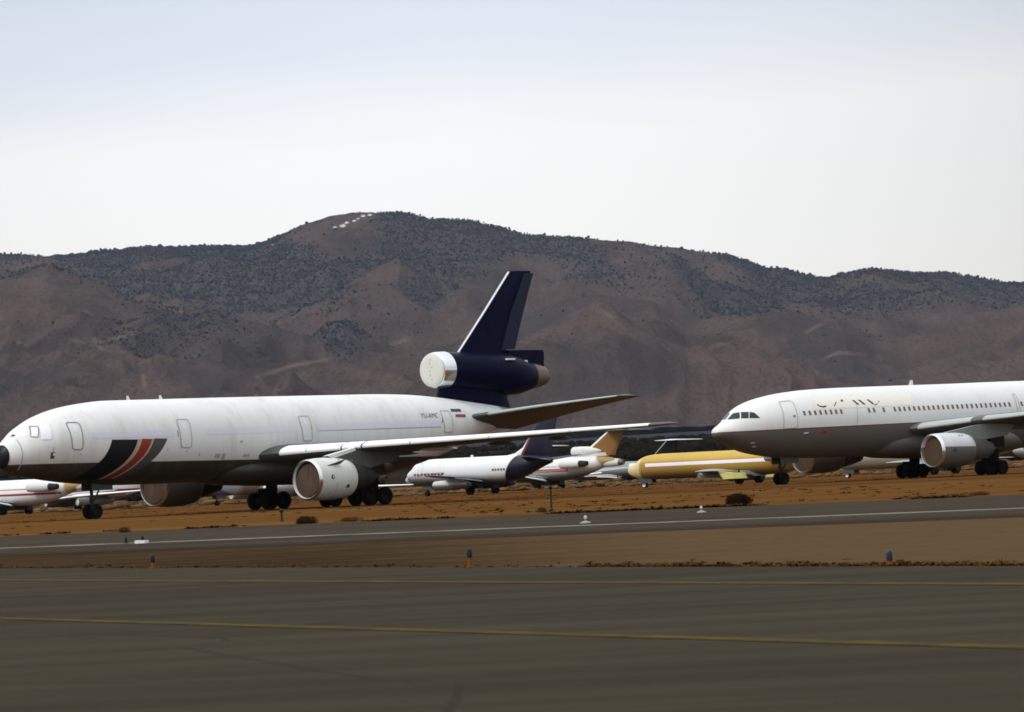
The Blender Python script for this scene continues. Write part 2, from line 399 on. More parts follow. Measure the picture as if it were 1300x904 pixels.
    # wings
    WS = [(0, 19.9, 3.85, 15.0, .11, 2.5), (3, 22.15, 4.02, 11.9, .118, 2.5), (8.6, 26.6, 4.28, 7.9, .11, 2.0), (16, 32.6, 4.52, 5.4, .10, .8), (25.0, 39.9, 4.86, 2.75, .095, -1)]
    wm = paint('trijet_wing', (.085, .09, .08), rough=.5, dirt=.2, spec=.2)
    for sd in (-1, 1):
        wg = wing('wing', WS, sd, wm, root, sub=4)
        for a, b in ((3.9, 5.38), (5.43, 7.36), (7.46, 8.5), (8.62, 11.25), (11.3, 15.65), (15.7, 20.2), (20.25, 24.6)): slat(WS, sd, a, b, M['slat'], wg, xf=.09, low=.006, off=.035)
        for l, fm in ((6.2, wm), (9.6, M['white']), (13.8, wm), (17.6, wm)):     # flap track fairings
            s_ = interp_sec(WS, l); c = s_[3]; x0 = s_[1] + c * .55; z0 = s_[2] - .03 * c - .28
            MB().lathe([(0, .02), (.5, .12), (c * .22, .17), (c * .42, .13), (c * .52, .02)], (x0, sd * l, z0 + .08), 'x', 14).build('flap_fairing', fm, wg)
    # wing engines
    for sd in (-1, 1):
        y = sd * 8.1; z = 2.06
        nm = paint('trijet_nacelle', (.64, .65, .60) if sd < 0 else (.09, .09, .08), rough=.4, dirt=.2)
        e = MB().lathe([(.9, 1.19), (.35, 1.22), (.06, 1.30), (.0, 1.35), (.06, 1.40), (.32, 1.45), (.9, 1.50), (1.8, 1.52), (2.7, 1.49), (3.4, 1.41), (3.9, 1.31), (3.95, 1.26), (3.5, 1.2)], (21.35, y, z), 'x', 56, cap=False).build('engine', nm, root, sharp=50)
        MB().lathe([(.03, 1.325), (-.012, 1.36), (.05, 1.41), (.26, 1.452), (.28, 1.446)], (21.35, y, z), 'x', 56, cap=False).build('inlet_lip', M['lip'], e)
        MB().lathe([(.72, 1.195), (.36, 1.205), (.04, 1.318)], (21.345, y, z), 'x', 56, cap=False).build('inlet_wall', M['darkmetal'], e)
        A_ = np.linspace(0, 2 * np.pi, 40, endpoint=False)      # cover leans in at the top
        cv_ = MB().loft([[(21.53 + .17 * (r_ * math.cos(t) / 1.22) + dx_, y + r_ * math.sin(t), z + r_ * math.cos(t)) for t in A_] for r_, dx_ in ((1.235, .02), (1.1, -.02), (.6, -.03), (.02, -.02))]).build('inlet_cover', M['cover'], e)
        MB().box((21.49, y, z), (.03, .03, 1.2)).box((21.44, y, z - .75), (.03, .03, .5)).box((21.56, y, z + .75), (.03, .03, .6)).build('cover_seam', paint('cover_seam', (.12, .07, .045)), cv_, smooth=False)
        MB().lathe([(3.2, 1.08), (4.4, 1.02), (5.6, .8), (6.6, .55), (6.55, .5), (6.5, .42), (7.4, .03)], (21.35, y, z + .05), 'x', 36).build('exhaust', M['darkmetal'], e)
        # strake, badge, small panels
        MB().loft([[(x, y - sd * -1.0 * 0 + sd * r_, z + zz) for x, r_, zz in ((22.35, 1.19, .9), (23.6, 1.19, 1.0), (23.75, 1.62, 1.32), (22.9, 1.30, 1.05))], [(x, y + sd * r_, z + zz) for x, r_, zz in ((22.35, 1.17, .95), (23.6, 1.17, 1.05), (23.75, 1.60, 1.37), (22.9, 1.28, 1.1))]]).build('strake', M['greyp'], e)
        def eng_dot(nm_, x, ang, r0, rad, mt):
            pts = [(x + rad * math.cos(t), y + sd * math.cos(ang + rad * math.sin(t) / r0) * r0, z + math.sin(ang + rad * math.sin(t) / r0) * r0) for t in np.linspace(0, 2 * math.pi, 14, endpoint=False)]
            mesh_obj(nm_, pts, [tuple(range(14))], M[mt], e)
        eng_dot('badge', 22.55, .08, 1.512, .17, 'blue'); eng_dot('vent', 24.1, -.38, 1.545, .15, 'greyp'); eng_dot('vent', 23.9, 1.05, 1.545, .07, 'greyp'); eng_dot('latch', 25.2, 1.0, 1.52, .09, 'greyp')
        arc = [math.radians(a) for a in range(-70, -5, 5)]
        v = [(23.0 + k, y + sd * math.cos(a) * 1.528, z + math.sin(a) * 1.528) for a in arc for k in (-.03, .03)]
        mesh_obj('cowl_seam', v, [(2 * i, 2 * i + 1, 2 * i + 3, 2 * i + 2) for i in range(len(arc) - 1)], M['lightline'], e)
        # pylon
        P = [(22.5, 3.35), (23.3, 3.66), (26.3, 4.2), (28.6, 4.3), (31.5, 3.95), (30.2, 3.2), (27.5, 2.7), (24, 3.0)]
        pl_ = MB().loft([[(x, y - w, zz) for x, zz in P] for w in (-.2, .2)]).build('pylon', wm, root, sharp=30)
        MB().loft([[(x, y - w, zz) for x, zz in ((23.35, 3.70), (26.2, 4.22), (26.2, 4.0), (23.9, 3.5))] for w in (-.22, .22)]).build('pylon_cap', M['white'], pl_, sharp=30)
    # tail engine: straight duct through the fin root
    secs = []
    for x, zc, r_ in ((43.35, 10.04, 1.32), (43.6, 10.04, 1.37), (44.4, 10.0, 1.40), (46, 9.95, 1.46), (48.5, 9.82, 1.58), (51, 9.62, 1.66), (52.6, 9.52, 1.48), (53.6, 9.48, 1.22), (54.1, 9.46, 1.08)):
        secs.append([(x, r_ * math.sin(t), zc + r_ * math.cos(t)) for t in np.linspace(0, 2 * math.pi, 48, endpoint=False)])
    te = MB().loft(secs).build('tail_engine', M['navy'], root)
    MB().lathe([(-.05, 1.24), (.0, 1.335), (.25, 1.40), (.9, 1.42), (1.15, 1.43), (1.15, 1.41)], (43.3, 0, 10.03), 'x', 56, cap=False).build('inlet_lip', M['lip'], te)
    cvr = MB().lathe([(-.22, .02), (-.21, .8), (-.17, 1.15), (-.08, 1.28), (.2, 1.30)], (43.25, 0, 10.03), 'x', 56, cap=True).build('inlet_cover', M['whitecover'], te)
    for k in range(6): MB().box((43.035, .12 * math.sin(k * 2.3), 10.85 - .3 * k), (.02, .10, .13)).build('cover_mark', paint('faded_mark', (.45, .33, .25)), cvr, smooth=False)
    ex = MB().lathe([(0, 1.0), (.1, 1.06), (1.0, .92), (1.7, .74), (1.72, .66), (1.6, .6)], (54.05, 0, 9.46), 'x', 40, cap=False).lathe([(1.2, .5), (1.8, .42), (2.35, .2), (2.45, .03)], (54.05, 0, 9.46), 'x', 30).build('exhaust', M['exhaust'], te)
    MB().box((50.6, -1.35, 10.75), (.9, .25, .12)).build('navigation_light', M['bright'], te)
    MB().box((52.9, -.75, 10.6), (.35, .3, .16)).build('latch_cover', M['bright'], te)
    # banjo pylon between duct and fuselage
    def prism(pts, w, taper=None):
        return MB().loft([[(x, s_ * w * (k if taper else 1), z) for x, z in pts] for s_, k in ((-1, 1), (1, 1))])
    v0 = []
    for z, xa, xb, w in ((7.0, 43.6, 51.7, .55), (7.75, 43.7, 51.3, .62), (8.7, 43.9, 51.6, .6), (9.6, 44.2, 52.2, .7)):
        n = 12; v0.append([(xa + (xb - xa) * (1 - math.cos(t)) / 2, w * (abs(math.sin(t)) ** .5) * (1 if t < math.pi else -1), z) for t in np.linspace(0, 2 * math.pi, 2 * n, endpoint=False)])
    MB().loft(v0).build('engine_mount', M['navy'], root)
    # fin and rudders
    def vfoil(xle, xte, z, tc, n=10):
        c = xte - xle; return [(xle + a * c, b * c, z) for a, b in foil(tc, n)]
    MB().loft([vfoil(45.2, 51.6, 10.5, .13), vfoil(46.05, 51.5, 11.3, .12), vfoil(49.2, 53.0, 14.5, .1), vfoil(52.3, 54.85, 17.64, .09), vfoil(52.7, 54.8, 17.74, .04)]).build('tail_fin', M['navy'], root, sharp=60)
    MB().loft([[(x + k, w, z) for k, w in ((-.05, 0), (.12, .085), (.30, .11), (.12, -.085))] for x, z in ((46.0, 11.3), (49.2, 14.5), (52.25, 17.66))]).build('leading_edge', M['slat'], root)
    MB().loft([[(xa, .13, z), (xb, .03, z), (xb, -.03, z), (xa, -.13, z)] for xa, xb, z in ((51.0, 52.6, 11.58), (52.2, 53.75, 14.4), (54.0, 55.15, 17.55))]).build('rudder', paint('rudder_navy', (.010, .017, .04), rough=.35, dirt=.02, spec=.1), root)
    MB().loft([[(xa, .3, z), (xb, .05, z), (xb, -.05, z), (xa, -.3, z)] for xa, xb, z in ((51.8, 55.9, 10.15), (51.6, 55.95, 11.35), (51.6, 55.8, 11.5))]).build('lower_rudder', M['navy'], root)
    # stabilisers
    SS = [(.9, 43.3, 6.15, 8.0, .1, 6), (2.2, 44.9, 6.35, 7.0, .1, 6), (6.5, 48.6, 6.95, 4.8, .09, 4.5), (10.7, 52.4, 7.42, 2.5, .085, 2)]
    sm = paint('stabiliser_grey', (.085, .095, .09), rough=.45, dirt=.15, spec=.25)
    for sd in (-1, 1):
        hs = wing('stabiliser', SS, sd, sm, root, sub=4); slat(SS, sd, 3.2, 10.6, paint('stab_edge', (.40, .44, .42)), hs, 'leading_edge', xf=.05, low=.01, off=.02)
    # gear
    nose_gear(root, 8.3, 2.9, r=.52, w=.4, gap=.38, gz=0)
    for sd in (-1, 1): bogie(root, 30.5, sd * 5.33, 3.9, .66, .5, .82, .7)
    bogie(root, 31.7, 0, 3.0, .62, .46, 0, .5, axles=1, door=False)
    # wing-body fairing
    fr = []
    for x, w, zb in ((18.5, 1.2, 2.2), (20.5, 2.3, 1.95), (24, 3.0, 1.8), (30, 3.05, 1.75), (34, 2.8, 1.85), (37.5, 1.5, 2.2)):
        fr.append([(x, w * math.sin(t), 3.0 + (3.0 - zb) * math.cos(t)) for t in np.linspace(0, 2 * math.pi, 32, endpoint=False)])
    MB().loft(fr).build('belly_fairing', paint('belly_fairing', BELLY, dirt=.3), root)
    return root

# ================================================================== TWINJET (grey belly, right of frame)
def build_twinjet():
    root = empty('airliner', (15.69, 312.4, 0), .640,
                 'white twin-engined wide-body airliner with grey belly and a row of cabin windows', 'airliner', 'airliners stored on the desert field')
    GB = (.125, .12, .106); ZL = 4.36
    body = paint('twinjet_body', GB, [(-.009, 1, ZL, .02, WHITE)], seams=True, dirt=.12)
    st = [(0, 4.42, 4.30, .06), (.12, 4.66, 4.02, .4), (.3, 4.80, 3.88, .62), (.77, 5.04, 3.68, .92), (1.3, 5.35, 3.45, 1.18), (1.88, 5.82, 3.15, 1.5), (2.9, 6.46, 2.75, 1.95), (4.58, 6.97, 2.42, 2.4), (7.08, 7.36, 2.12, 2.7), (9.6, 7.55, 2.05, 2.8), (12.98, 7.64, 2.0, 2.82),
          (25, 7.70, 2.02, 2.82), (34, 7.76, 2.1, 2.82), (39, 7.76, 2.8, 2.7), (44, 7.66, 4.0, 2.1), (49, 7.45, 5.3, 1.3), (52.5, 7.2, 6.3, .6), (53.6, 6.95, 6.6, .15)]
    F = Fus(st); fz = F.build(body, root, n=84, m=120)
    F.ribbon('red_line', [(x, ZL + .009 * x) for x in np.concatenate([np.linspace(.1, 2, 12), np.linspace(2.5, 21.5, 40)])], .07, paint('thin_red_line', (.16, .035, .025)), root, closed=False, off=.015)
    for sd in (-1, 1):
        F.patch('windshield', [(1.66, 5.80), (2.2, 5.93), (1.87, 5.42), (1.36, 5.37)], M['glass'], root, side=sd)
        F.patch('cockpit_window', [(2.26, 5.93), (2.68, 5.91), (2.40, 5.40), (1.94, 5.42)], M['glass'], root, side=sd)
        F.patch('cockpit_window', [(2.73, 5.91), (3.0, 5.84), (3.28, 5.38), (2.46, 5.40)], M['glass'], root, side=sd)
    door(F, [(5.5, 6.62), (6.75, 6.68), (6.5, 4.52), (5.15, 4.46)], root, line='lightline', win=False, w=.06)
    F.patch('door_mark', [(6.2, 5.5), (6.45, 5.52), (6.43, 5.36), (6.18, 5.34)], M['line'], fz, 2, 2, off=.03)
    F.ribbon('cargo_door_seam', [(13.0, 6.25), (12.65, 4.5)], .035, M['lightline'], root, closed=False)
    F.patch('overpaint_patch', [(8.9, 6.86), (19.4, 6.9), (19.0, 5.98), (8.6, 5.92)], M['creampatch'], root, 30, 6)
    # scraps of removed lettering
    ltr = M['blue']
    F.ribbon('letter_scrap', [(8.95, 6.3), (9.15, 6.15), (9.45, 6.08), (9.8, 6.14)], .12, ltr, root, closed=False)
    for q in ([(10.6, 6.12), (10.75, 6.22), (10.95, 6.38), (11.05, 6.44)], [(14.9, 6.1), (15.1, 6.12), (15.3, 6.2)], [(15.45, 6.3), (15.6, 6.42)]): F.ribbon('letter_scrap', q, .07, ltr, root, closed=False)
    F.patch('letter_scrap', [(11.6, 6.62), (11.85, 6.62), (11.8, 6.46), (11.55, 6.46)], ltr, root, 2, 2, off=.02)
    for x in (12.75, 13.4, 14.35): F.patch('letter_scrap', [(x, 6.56), (x + .25, 6.56), (x + .62, 6.16), (x + .35, 6.16)], ltr, root, 3, 3, off=.02)
    F.patch('flag_mark', [(9.0, 4.16), (9.5, 4.18), (9.4, 3.98), (8.9, 3.96)], M['red'], root, 3, 2, off=.02); F.patch('flag_mark', [(7.2, 4.1), (7.65, 4.12), (7.6, 4.02), (7.15, 4.0)], M['bright'], root, 3, 2, off=.02)
    for x in (2.6, 2.9): F.patch('pitot_plate', [(x, 3.5 - (x - 2.6)), (x + .3, 3.5 - (x - 2.6)), (x + .3, 3.42 - (x - 2.6)), (x, 3.42 - (x - 2.6))], M['bright'], root, 2, 2, off=.02)
    wx = [7.36 + .545 * k for k in range(8)] + [14.15, 14.7, 15.75] + [16.95 + .535 * k for k in range(25)] + [31.2 + .535 * k for k in range(18)]
    for x in wx:
        z = 5.58 + .006 * x; F.patch('cabin_window', [(x - .11, z + .19), (x + .11, z + .19), (x + .13, z - .17), (x - .09, z - .17)], M['winglass'], fz, 2, 3, off=.014)
    door(F, [(30.6 + .0, 6.62), (30.9 + .0, 6.62), (30.9, 4.8), (30.6, 4.8)], root, line='lightline', win=False, w=.05)
    MB().loft([[(21.0 + a * c + (z - 7.6) * .5, b * .04, z) for a, b in ((0, 0), (.5, 1), (1, 0), (.5, -1))] for z, c in ((7.55, .6), (8.1, .3))]).build('antenna', M['white'], root)
    WS = [(0, 16.8, 3.75, 13.0, .12, 3), (2.8, 18.4, 4.05, 10.4, .12, 3), (8, 21.2, 4.5, 7.4, .12, 2), (11.3, 23.05, 4.72, 6.0, .11, 1.5), (22.2, 29.4, 5.7, 2.8, .1, -1)]
    wm = paint('twinjet_wing', (.11, .115, .11), rough=.5, dirt=.2, spec=.2)
    for sd in (-1, 1):
        wg = wing('wing', WS, sd, wm, root, sub=4)
        for a, b in ((3.4, 7.4), (8.3, 14), (14.1, 21.6)): slat(WS, sd, a, b, paint('wing_edge', (.40, .43, .41)), wg, xf=.07, low=.004, off=.03)
        for l in (7.0, 11.0, 15.0):
            s_ = interp_sec(WS, l); c = s_[3]
            MB().lathe([(0, .02), (.5, .2), (c * .3, .28), (c * .5, .2), (c * .62, .02)], (s_[1] + c * .5, sd * l, s_[2] - .03 * c - .3), 'x', 14).build('flap_fairing', wm, wg)
        y = sd * 7.94; z = 2.16; x0 = 15.95
        nm = paint('twinjet_nacelle', (.11, .108, .095), [(.02, 1, z + .62, .03, (.58, .60, .62))], rough=.4, dirt=.2)
        e = MB().lathe([(.7, 1.1), (.3, 1.12), (.06, 1.2), (0, 1.26), (.08, 1.32), (.5, 1.38), (1.3, 1.41), (2.4, 1.40), (3.3, 1.32), (3.75, 1.22), (3.8, 1.16), (3.4, 1.1)], (x0, y, z), 'x', 56, cap=False).build('engine', nm, root, sharp=50)
        MB().lathe([(.03, 1.235), (-.01, 1.27), (.05, 1.325), (.24, 1.364), (.26, 1.358)], (x0, y, z), 'x', 56, cap=False).build('inlet_lip', M['lip'], e)
        MB().lathe([(.5, 1.115), (.3, 1.13), (.03, 1.232)], (x0 - .005, y, z), 'x', 56, cap=False).build('inlet_wall', M['darkmetal'], e)
        A_ = np.linspace(0, 2 * np.pi, 40, endpoint=False)
        MB().loft([[(x0 + .2 + .14 * (r_ * math.cos(t) / 1.14) + dx_, y + r_ * math.sin(t), z + r_ * math.cos(t)) for t in A_] for r_, dx_ in ((1.17, .02), (1.0, -.02), (.5, -.03), (.02, -.02))]).build('inlet_cover', M['cover'], e)
        MB().lathe([(3.0, 1.0), (4.2, 1.02), (5.4, .82), (6.4, .55), (6.3, .42), (7.1, .03)], (x0, y, z), 'x', 36).build('exhaust', M['greyp'], e)
        for q, (ax, aa, rad, mt) in enumerate(((1.25, -.02, .16, 'blue'), (2.3, .95, .09, 'line'), (2.6, .95, .09, 'line'))):
            rr = 1.425 if q == 0 else 1.43
            mesh_obj('badge' if q == 0 else 'latch', [(x0 + ax + rad * math.cos(t), y + sd * math.cos(aa + rad * math.sin(t) / rr) * rr, z + math.sin(aa + rad * math.sin(t) / rr) * rr) for t in np.linspace(0, 2 * math.pi, 14, endpoint=False)], [tuple(range(14))], M[mt], e)
        P = [(17.0, 3.3), (17.6, 3.62), (20.5, 4.05), (22.5, 4.25), (25.0, 4.0), (24.2, 3.2), (21.5, 2.9), (18, 3.1)]
        MB().loft([[(x, y - w, zz) for x, zz in P] for w in (-.2, .2)]).build('pylon', paint('pylon_grey', (.20, .22, .21)), root, sharp=30)
    nose_gear(root, 6.8, 2.6, r=.5, w=.36, gap=.34)
    for sd in (-1, 1): bogie(root, 25.4, sd * 4.8, 3.7, .6, .45, .72, .5)
    fr = []
    for x, w, zb in ((15.0, 1.0, 2.1), (17, 2.2, 1.8), (20, 2.8, 1.65), (26, 2.85, 1.6), (30, 2.6, 1.7), (33, 1.4, 2.05)):
        fr.append([(x, w * math.sin(t), 3.0 + (3.0 - zb) * math.cos(t)) for t in np.linspace(0, 2 * math.pi, 32, endpoint=False)])
    MB().loft(fr).build('belly_fairing', paint('twin_fairing', GB, dirt=.3), root)
    def vf(a, b, z, tc): return [(a + p * (b - a), q * (b - a), z) for p, q in foil(tc, 10)]
    MB().loft([vf(39.5, 49.5, 7.4, .1), vf(48.2, 52.2, 16.4, .09), vf(48.6, 52.1, 16.5, .03)]).build('tail_fin', M['white'], root, sharp=60)
    for sd in (-1, 1): wing('stabiliser', [(.8, 44.8, 6.6, 6.2, .1, 0), (8.1, 50.3, 7.4, 2.4, .09, 0)], sd, wm, root)
    return root

# ================================================================== stored narrow-body jets further back
def narrow(kind, loc, psi, label, body, fin=None, wingm=None, slatm=None, stripes=(), finm=None, engm=None, hub=None, coverm=None, tail_cone=None, marks=None):
    gz = loc[2]; root = empty('airliner', loc, psi, label, 'airliner', 'airliners stored on the desert field')
    if kind == 'twin_underwing':
        L, zb, zt, hw = 29.5, 1.45, 5.45, 1.88; ng, mg, tr, zw = 4.0, 15.4, 2.62, 2.3; taper = 10.5
    elif kind == 'three_tail':
        L, zb, zt, hw = 40.6, 1.3, 5.35, 1.88; ng, mg, tr, zw = 5.3, 24.6, 2.85, 2.1; taper = 13
    else:
        L, zb, zt, hw = 32.0, 1.05, 4.45, 1.67; ng, mg, tr, zw = 2.6, 18.8, 2.5, 1.75; taper = 10
    H = zt - zb; k = hw / 1.88
    pr = [(0, .40, .36, .05), (.15, .49, .28, .3), (.5, .56, .20, .62), (1.1, .64, .12, .95), (1.7, .73, .07, 1.2), (2.1, .82, .05, 1.35), (2.8, .91, .025, 1.55), (4.2, .98, .005, 1.78), (6, 1, 0, 1.88)]
    st = [(s, zb + H * a, zb + H * b, w * k) for s, a, b, w in pr] + [(L - taper, zt, zb, hw), (L - taper * .72, zt - .01, zb + H * .07, hw * .97), (L - taper * .4, zt - .08, zb + H * .32, hw * .72), (L - taper * .15, zt - .3, zb + H * .55, hw * .42), (L, zt - .7, zb + H * .66, hw * (.12 if kind != 'three_tail' else .3))]
    F = Fus(st); fz = F.build(body, root, n=40, m=64)
    for nm, z, h, a, b, mt in stripes:
        F.patch(nm, [(a, z + h / 2), (b, z + h / 2), (b, z - h / 2), (a, z - h / 2)], mt, root, 26, 3, off=.015)
    zc = zb + H * .76
    for sd in (-1, 1):
        F.patch('windshield', [(1.75, zc), (2.15, zc + .18), (2.0, zc - .22), (1.5, zc - .28)], coverm or M['glass'], root, 3, 3, side=sd)
        F.patch('cockpit_window', [(2.25, zc + .16), (2.75, zc + .12), (2.7, zc - .25), (2.1, zc - .24)], coverm or M['glass'], root, 3, 3, side=sd)
    if not label.startswith('yellow'): door(F, [(4.0, zb + H * .86), (4.85, zb + H * .86), (4.85, zb + H * .43), (4.0, zb + H * .43)], root, mat=body, line='lightline', win=False, w=.05)
    wingm = wingm or M['wingtop']; slatm = slatm or M['slat']; finm = finm or M['white']; engm = engm or M['white']
    if kind == 'twin_underwing': WS = [(0, 10.2, zw, 7.4, .12, 2), (1.9, 10.9, zw + .1, 6.4, .12, 2), (4.8, 12.5, zw + .25, 4.5, .11, 1), (14.1, 17.6, zw + .65, 1.7, .1, -1)]
    elif kind == 'three_tail': WS = [(0, 15.3, zw, 10.5, .12, 2), (1.9, 16.8, zw + .1, 8.8, .12, 2), (6, 20.3, zw + .35, 5.6, .11, 1), (16.4, 28.6, zw + 1.0, 2.3, .1, -1)]
    else: WS = [(0, 11.5, zw - .1, 7.4, .12, 2), (1.7, 12.5, zw, 6.3, .12, 2), (5, 14.3, zw + .1, 4.1, .11, 1), (14.1, 19.2, zw + .08, 1.4, .08, -1)]
    tip = WS[-1][0]
    for sd in (-1, 1):
        wg = wing('wing', WS, sd, wingm, root)
        for a, b in ((hw + .5, tip * .42), (tip * .45, tip * .97)): slat(WS, sd, a, b, slatm, wg, xf=.12, low=.01, off=.03)
    for sd in (-1, 1):
        fl = MB(); S_ = []
        for l in np.linspace(hw + .25, tip * .58, 5):
            q = interp_sec(WS, l); c = q[3]; te = q[1] + c * .93; zt_ = q[2] - c * .93 * math.sin(R(q[5])) - .02
            S_.append([(te, sd * l, zt_ + .06), (te + c * .13, sd * l, zt_ - c * .055), (te + c * .12, sd * l, zt_ - c * .07), (te - .02, sd * l, zt_ - .1)])
        fl.loft(S_).build('flap', slatm, root, sharp=30)
    def vf(a, b, z, tc=.1): return [(a + p * (b - a), q * (b - a), z) for p, q in foil(tc, 8)]
    if kind == 'twin_underwing':
        MB().loft([vf(18.5, 29.3, zt - .35, .05), vf(22.2, 29.4, zt + .25, .09), vf(23.8, 29.7, zt + 1.0, .09), vf(28.0, 31.0, 11.0 + .1, .08), vf(28.4, 31.0, 11.2, .03)]).build('tail_fin', finm, root, sharp=60)
        for sd in (-1, 1): wing('stabiliser', [(.4, 25.0, zb + 3.0, 4.2, .1, 0), (5.6, 28.7, zb + 3.6, 1.6, .09, 0)], sd, tail_cone or wingm, root)
        for sd in (-1, 1):
            e = MB().lathe([(.4, .5), (.05, .56), (0, .6), (.1, .66), (1.2, .72), (4.0, .72), (5.6, .6), (6.7, .46), (6.7, .4)], (10.3, sd * 4.7, zb + .05), 'x', 28, cap=False).build('engine', engm, root)
            MB().lathe([(.2, .56), (.12, .3), (.1, .02)], (10.3, sd * 4.7, zb + .05), 'x', 24).build('inlet_cover', M['whitecover'], e)
            MB().lathe([(6.3, .42), (6.9, .38), (7.3, .2)], (10.3, sd * 4.7, zb + .05), 'x', 20).build('exhaust', M['greyp'], e)
            MB().box((14.6, sd * 4.7, zb + .75), (3.4, .22, .5)).build('pylon', engm, e)
    elif kind == 'three_tail':
        MB().loft([vf(32.4, 40.6, zt - .1, .08), vf(33.4, 40.9, zt + .7, .1), vf(38.9, 43.0, 9.25, .1)]).build('tail_fin', finm, root, sharp=60)
        for sd in (-1, 1): wing('stabiliser', [(0, 38.6, 9.35, 4.6, .09, 0), (5.45, 42.8, 9.25, 1.8, .08, 0)], sd, fin or wingm, root)
        MB().loft([vf(38.2, 43.8, 9.2, .09), vf(38.2, 43.8, 9.5, .08)]).build('fin_cap', fin or wingm, root)
        e2 = MB().lathe([(.3, .66), (0, .74), (.1, .80), (1.5, .84), (3.5, .78), (5.5, .5), (7, .1)], (30.8, 0, zt + .75), 'x', 28).lathe([(.1, .74), (0.05, .02)], (30.8, 0, zt + .75), 'x', 24).build('tail_intake', engm, root)
        MB().loft([[(x, w, z) for x, w in ((30.9, 0), (32, .35), (37, .35), (39, 0), (37, -.35), (32, -.35))] for z in (zt - .15, zt + .4)]).build('intake_mount', engm, root)
        MB().lathe([(0, .72), (1.5, .7), (3.2, .6), (3.3, .5), (3.0, .45)], (38.3, 0, zb + 2.7), 'x', 26).build('tail_exhaust', engm, root)
        MB().lathe([(3.25, .56), (4.0, .46), (4.1, .4), (4.0, .02)], (38.3, 0, zb + 2.7), 'x', 20).build('exhaust', M['exhaust'], root)
        for sd in (-1, 1):
            e = MB().lathe([(.25, .5), (0, .58), (.1, .65), (1.0, .70), (3.6, .68), (4.6, .58), (4.6, .5)], (30.4, sd * 2.85, zb + 2.75), 'x', 26, cap=False).build('engine', engm, root)
            MB().lathe([(.1, .56), (.08, .02)], (30.4, sd * 2.85, zb + 2.75), 'x', 22).build('inlet_cover', M['greyp'], e)
            MB().lathe([(4.3, .57), (5.4, .5), (6.2, .42), (6.2, .3)], (30.4, sd * 2.85, zb + 2.75), 'x', 20).build('exhaust', M['darkmetal'], e)
            MB().box((33, sd * 2.0, zb + 2.75), (3.4, 1.2, .35)).build('pylon', engm, e)
    else:
        MB().loft([vf(24.5, 32.0, zt - .2, .06), vf(26.3, 32.2, zt + .4, .09), vf(31.2, 34.9, 8.2, .09)]).build('tail_fin', finm, root, sharp=60)
        for sd in (-1, 1): wing('stabiliser', [(0, 31.3, 8.25, 4.0, .08, 0), (5.6, 34.2, 8.2, 1.6, .07, 0)], sd, fin or wingm, root)
        for sd in (-1, 1):
            e = MB().lathe([(.25, .46), (0, .54), (.1, .6), (1.0, .65), (3.4, .63), (4.6, .5), (4.6, .42)], (23.0, sd * 2.6, zb + 2.35), 'x', 26, cap=False).build('engine', engm, root)
            MB().lathe([(.1, .52), (.08, .02)], (23.0, sd * 2.6, zb + 2.35), 'x', 22).build('inlet_cover', M['greyp'], e)
            MB().lathe([(4.4, .5), (5.4, .44), (5.5, .3)], (23.0, sd * 2.6, zb + 2.35), 'x', 20).build('exhaust', M['darkmetal'], e)
            MB().box((25.3, sd * 1.85, zb + 2.35), (3.2, 1.0, .3)).build('pylon', engm, e)
    nose_gear(root, ng, zb + .5, r=.36, w=.2, gap=.2, hub=hub, doors=True)
    for sd in (-1, 1):
        g = MB().tube((mg, sd * tr, .5), (mg, sd * tr, zw + .2), .12).tube((mg, sd * tr - .45, .5), (mg, sd * tr + .45, .5), .07).build('main_gear', M['darkmetal'], root)
        for q in (-1, 1): wheel_sub(g, mg, sd * tr + q * .32, .5, .5, .34)
        MB().box((mg - .3, sd * (tr - .95), zb - .25), (3.0, 1.2, .75)).build('gear_door', M['darkmetal'], g, smooth=False)
    if marks: marks(F, root)
    return root

build_trijet()
build_twinjet()

GZ = -.5
# white twin with navy tail
b = paint('white_navy_body', (.07, .085, .085), [(.03, 1, 2.95, .75, (.76, .79, .80)), (1, -.55, 20.1, .15, NAVY)], rough=.35)  # grey belly blends softly upward: underside shading painted into the body colour
fn = paint('white_navy_fin', (.78, .79, .76), [(1, -.62, 20.2, .1, (.20, .03, .03)), (1, -.62, 20.65, .1, NAVY)], rough=.35, dirt=.05)
def mk(F, root):
    for i, x in enumerate((2.9, 3.7, 4.5, 5.3, 6.0, 6.7, 7.4, 8.1, 8.8)): F.patch('red_lettering', [(x, 3.4), (x + (.62, .45, .66)[i % 3], 3.4), (x + (.45, .6, .5)[i % 3], 3.02 if i % 2 else 3.1), (x - .05, 3.0)], paint('maroon_lettering', (.20, .05, .04)), root, 2, 2, off=.02)
    for i in range(5): x = 19.2 + i * .55; F.patch('registration', [(x, 3.62), (x + .4, 3.62), (x + .4, 3.3), (x, 3.3)], paint('brown_lettering', (.20, .08, .06)), root, 1, 1, off=.02)
    F.patch('nose_vent', [(1.1, 2.85), (1.4, 2.85), (1.4, 2.62), (1.1, 2.62)], M['greyp'], root, 1, 1)
    MB().box((13.5, 0, 5.6), (.5, .06, .35)).build('antenna', M['white'], root)
narrow('twin_underwing', (-16.31, 586, GZ), -.76, 'white twin-jet with dark navy rear fuselage and fin, parked beyond the trijet wing', b, finm=fn, tail_cone=M['navy'], coverm=M['bright'], engm=paint('pod_grey', (.10, .105, .10), [(0, 1, 1.55, .2, (.50, .52, .50))]), marks=mk, wingm=paint('dark_wing', (.05, .055, .055)), slatm=paint('dull_slat', (.16, .17, .17)))
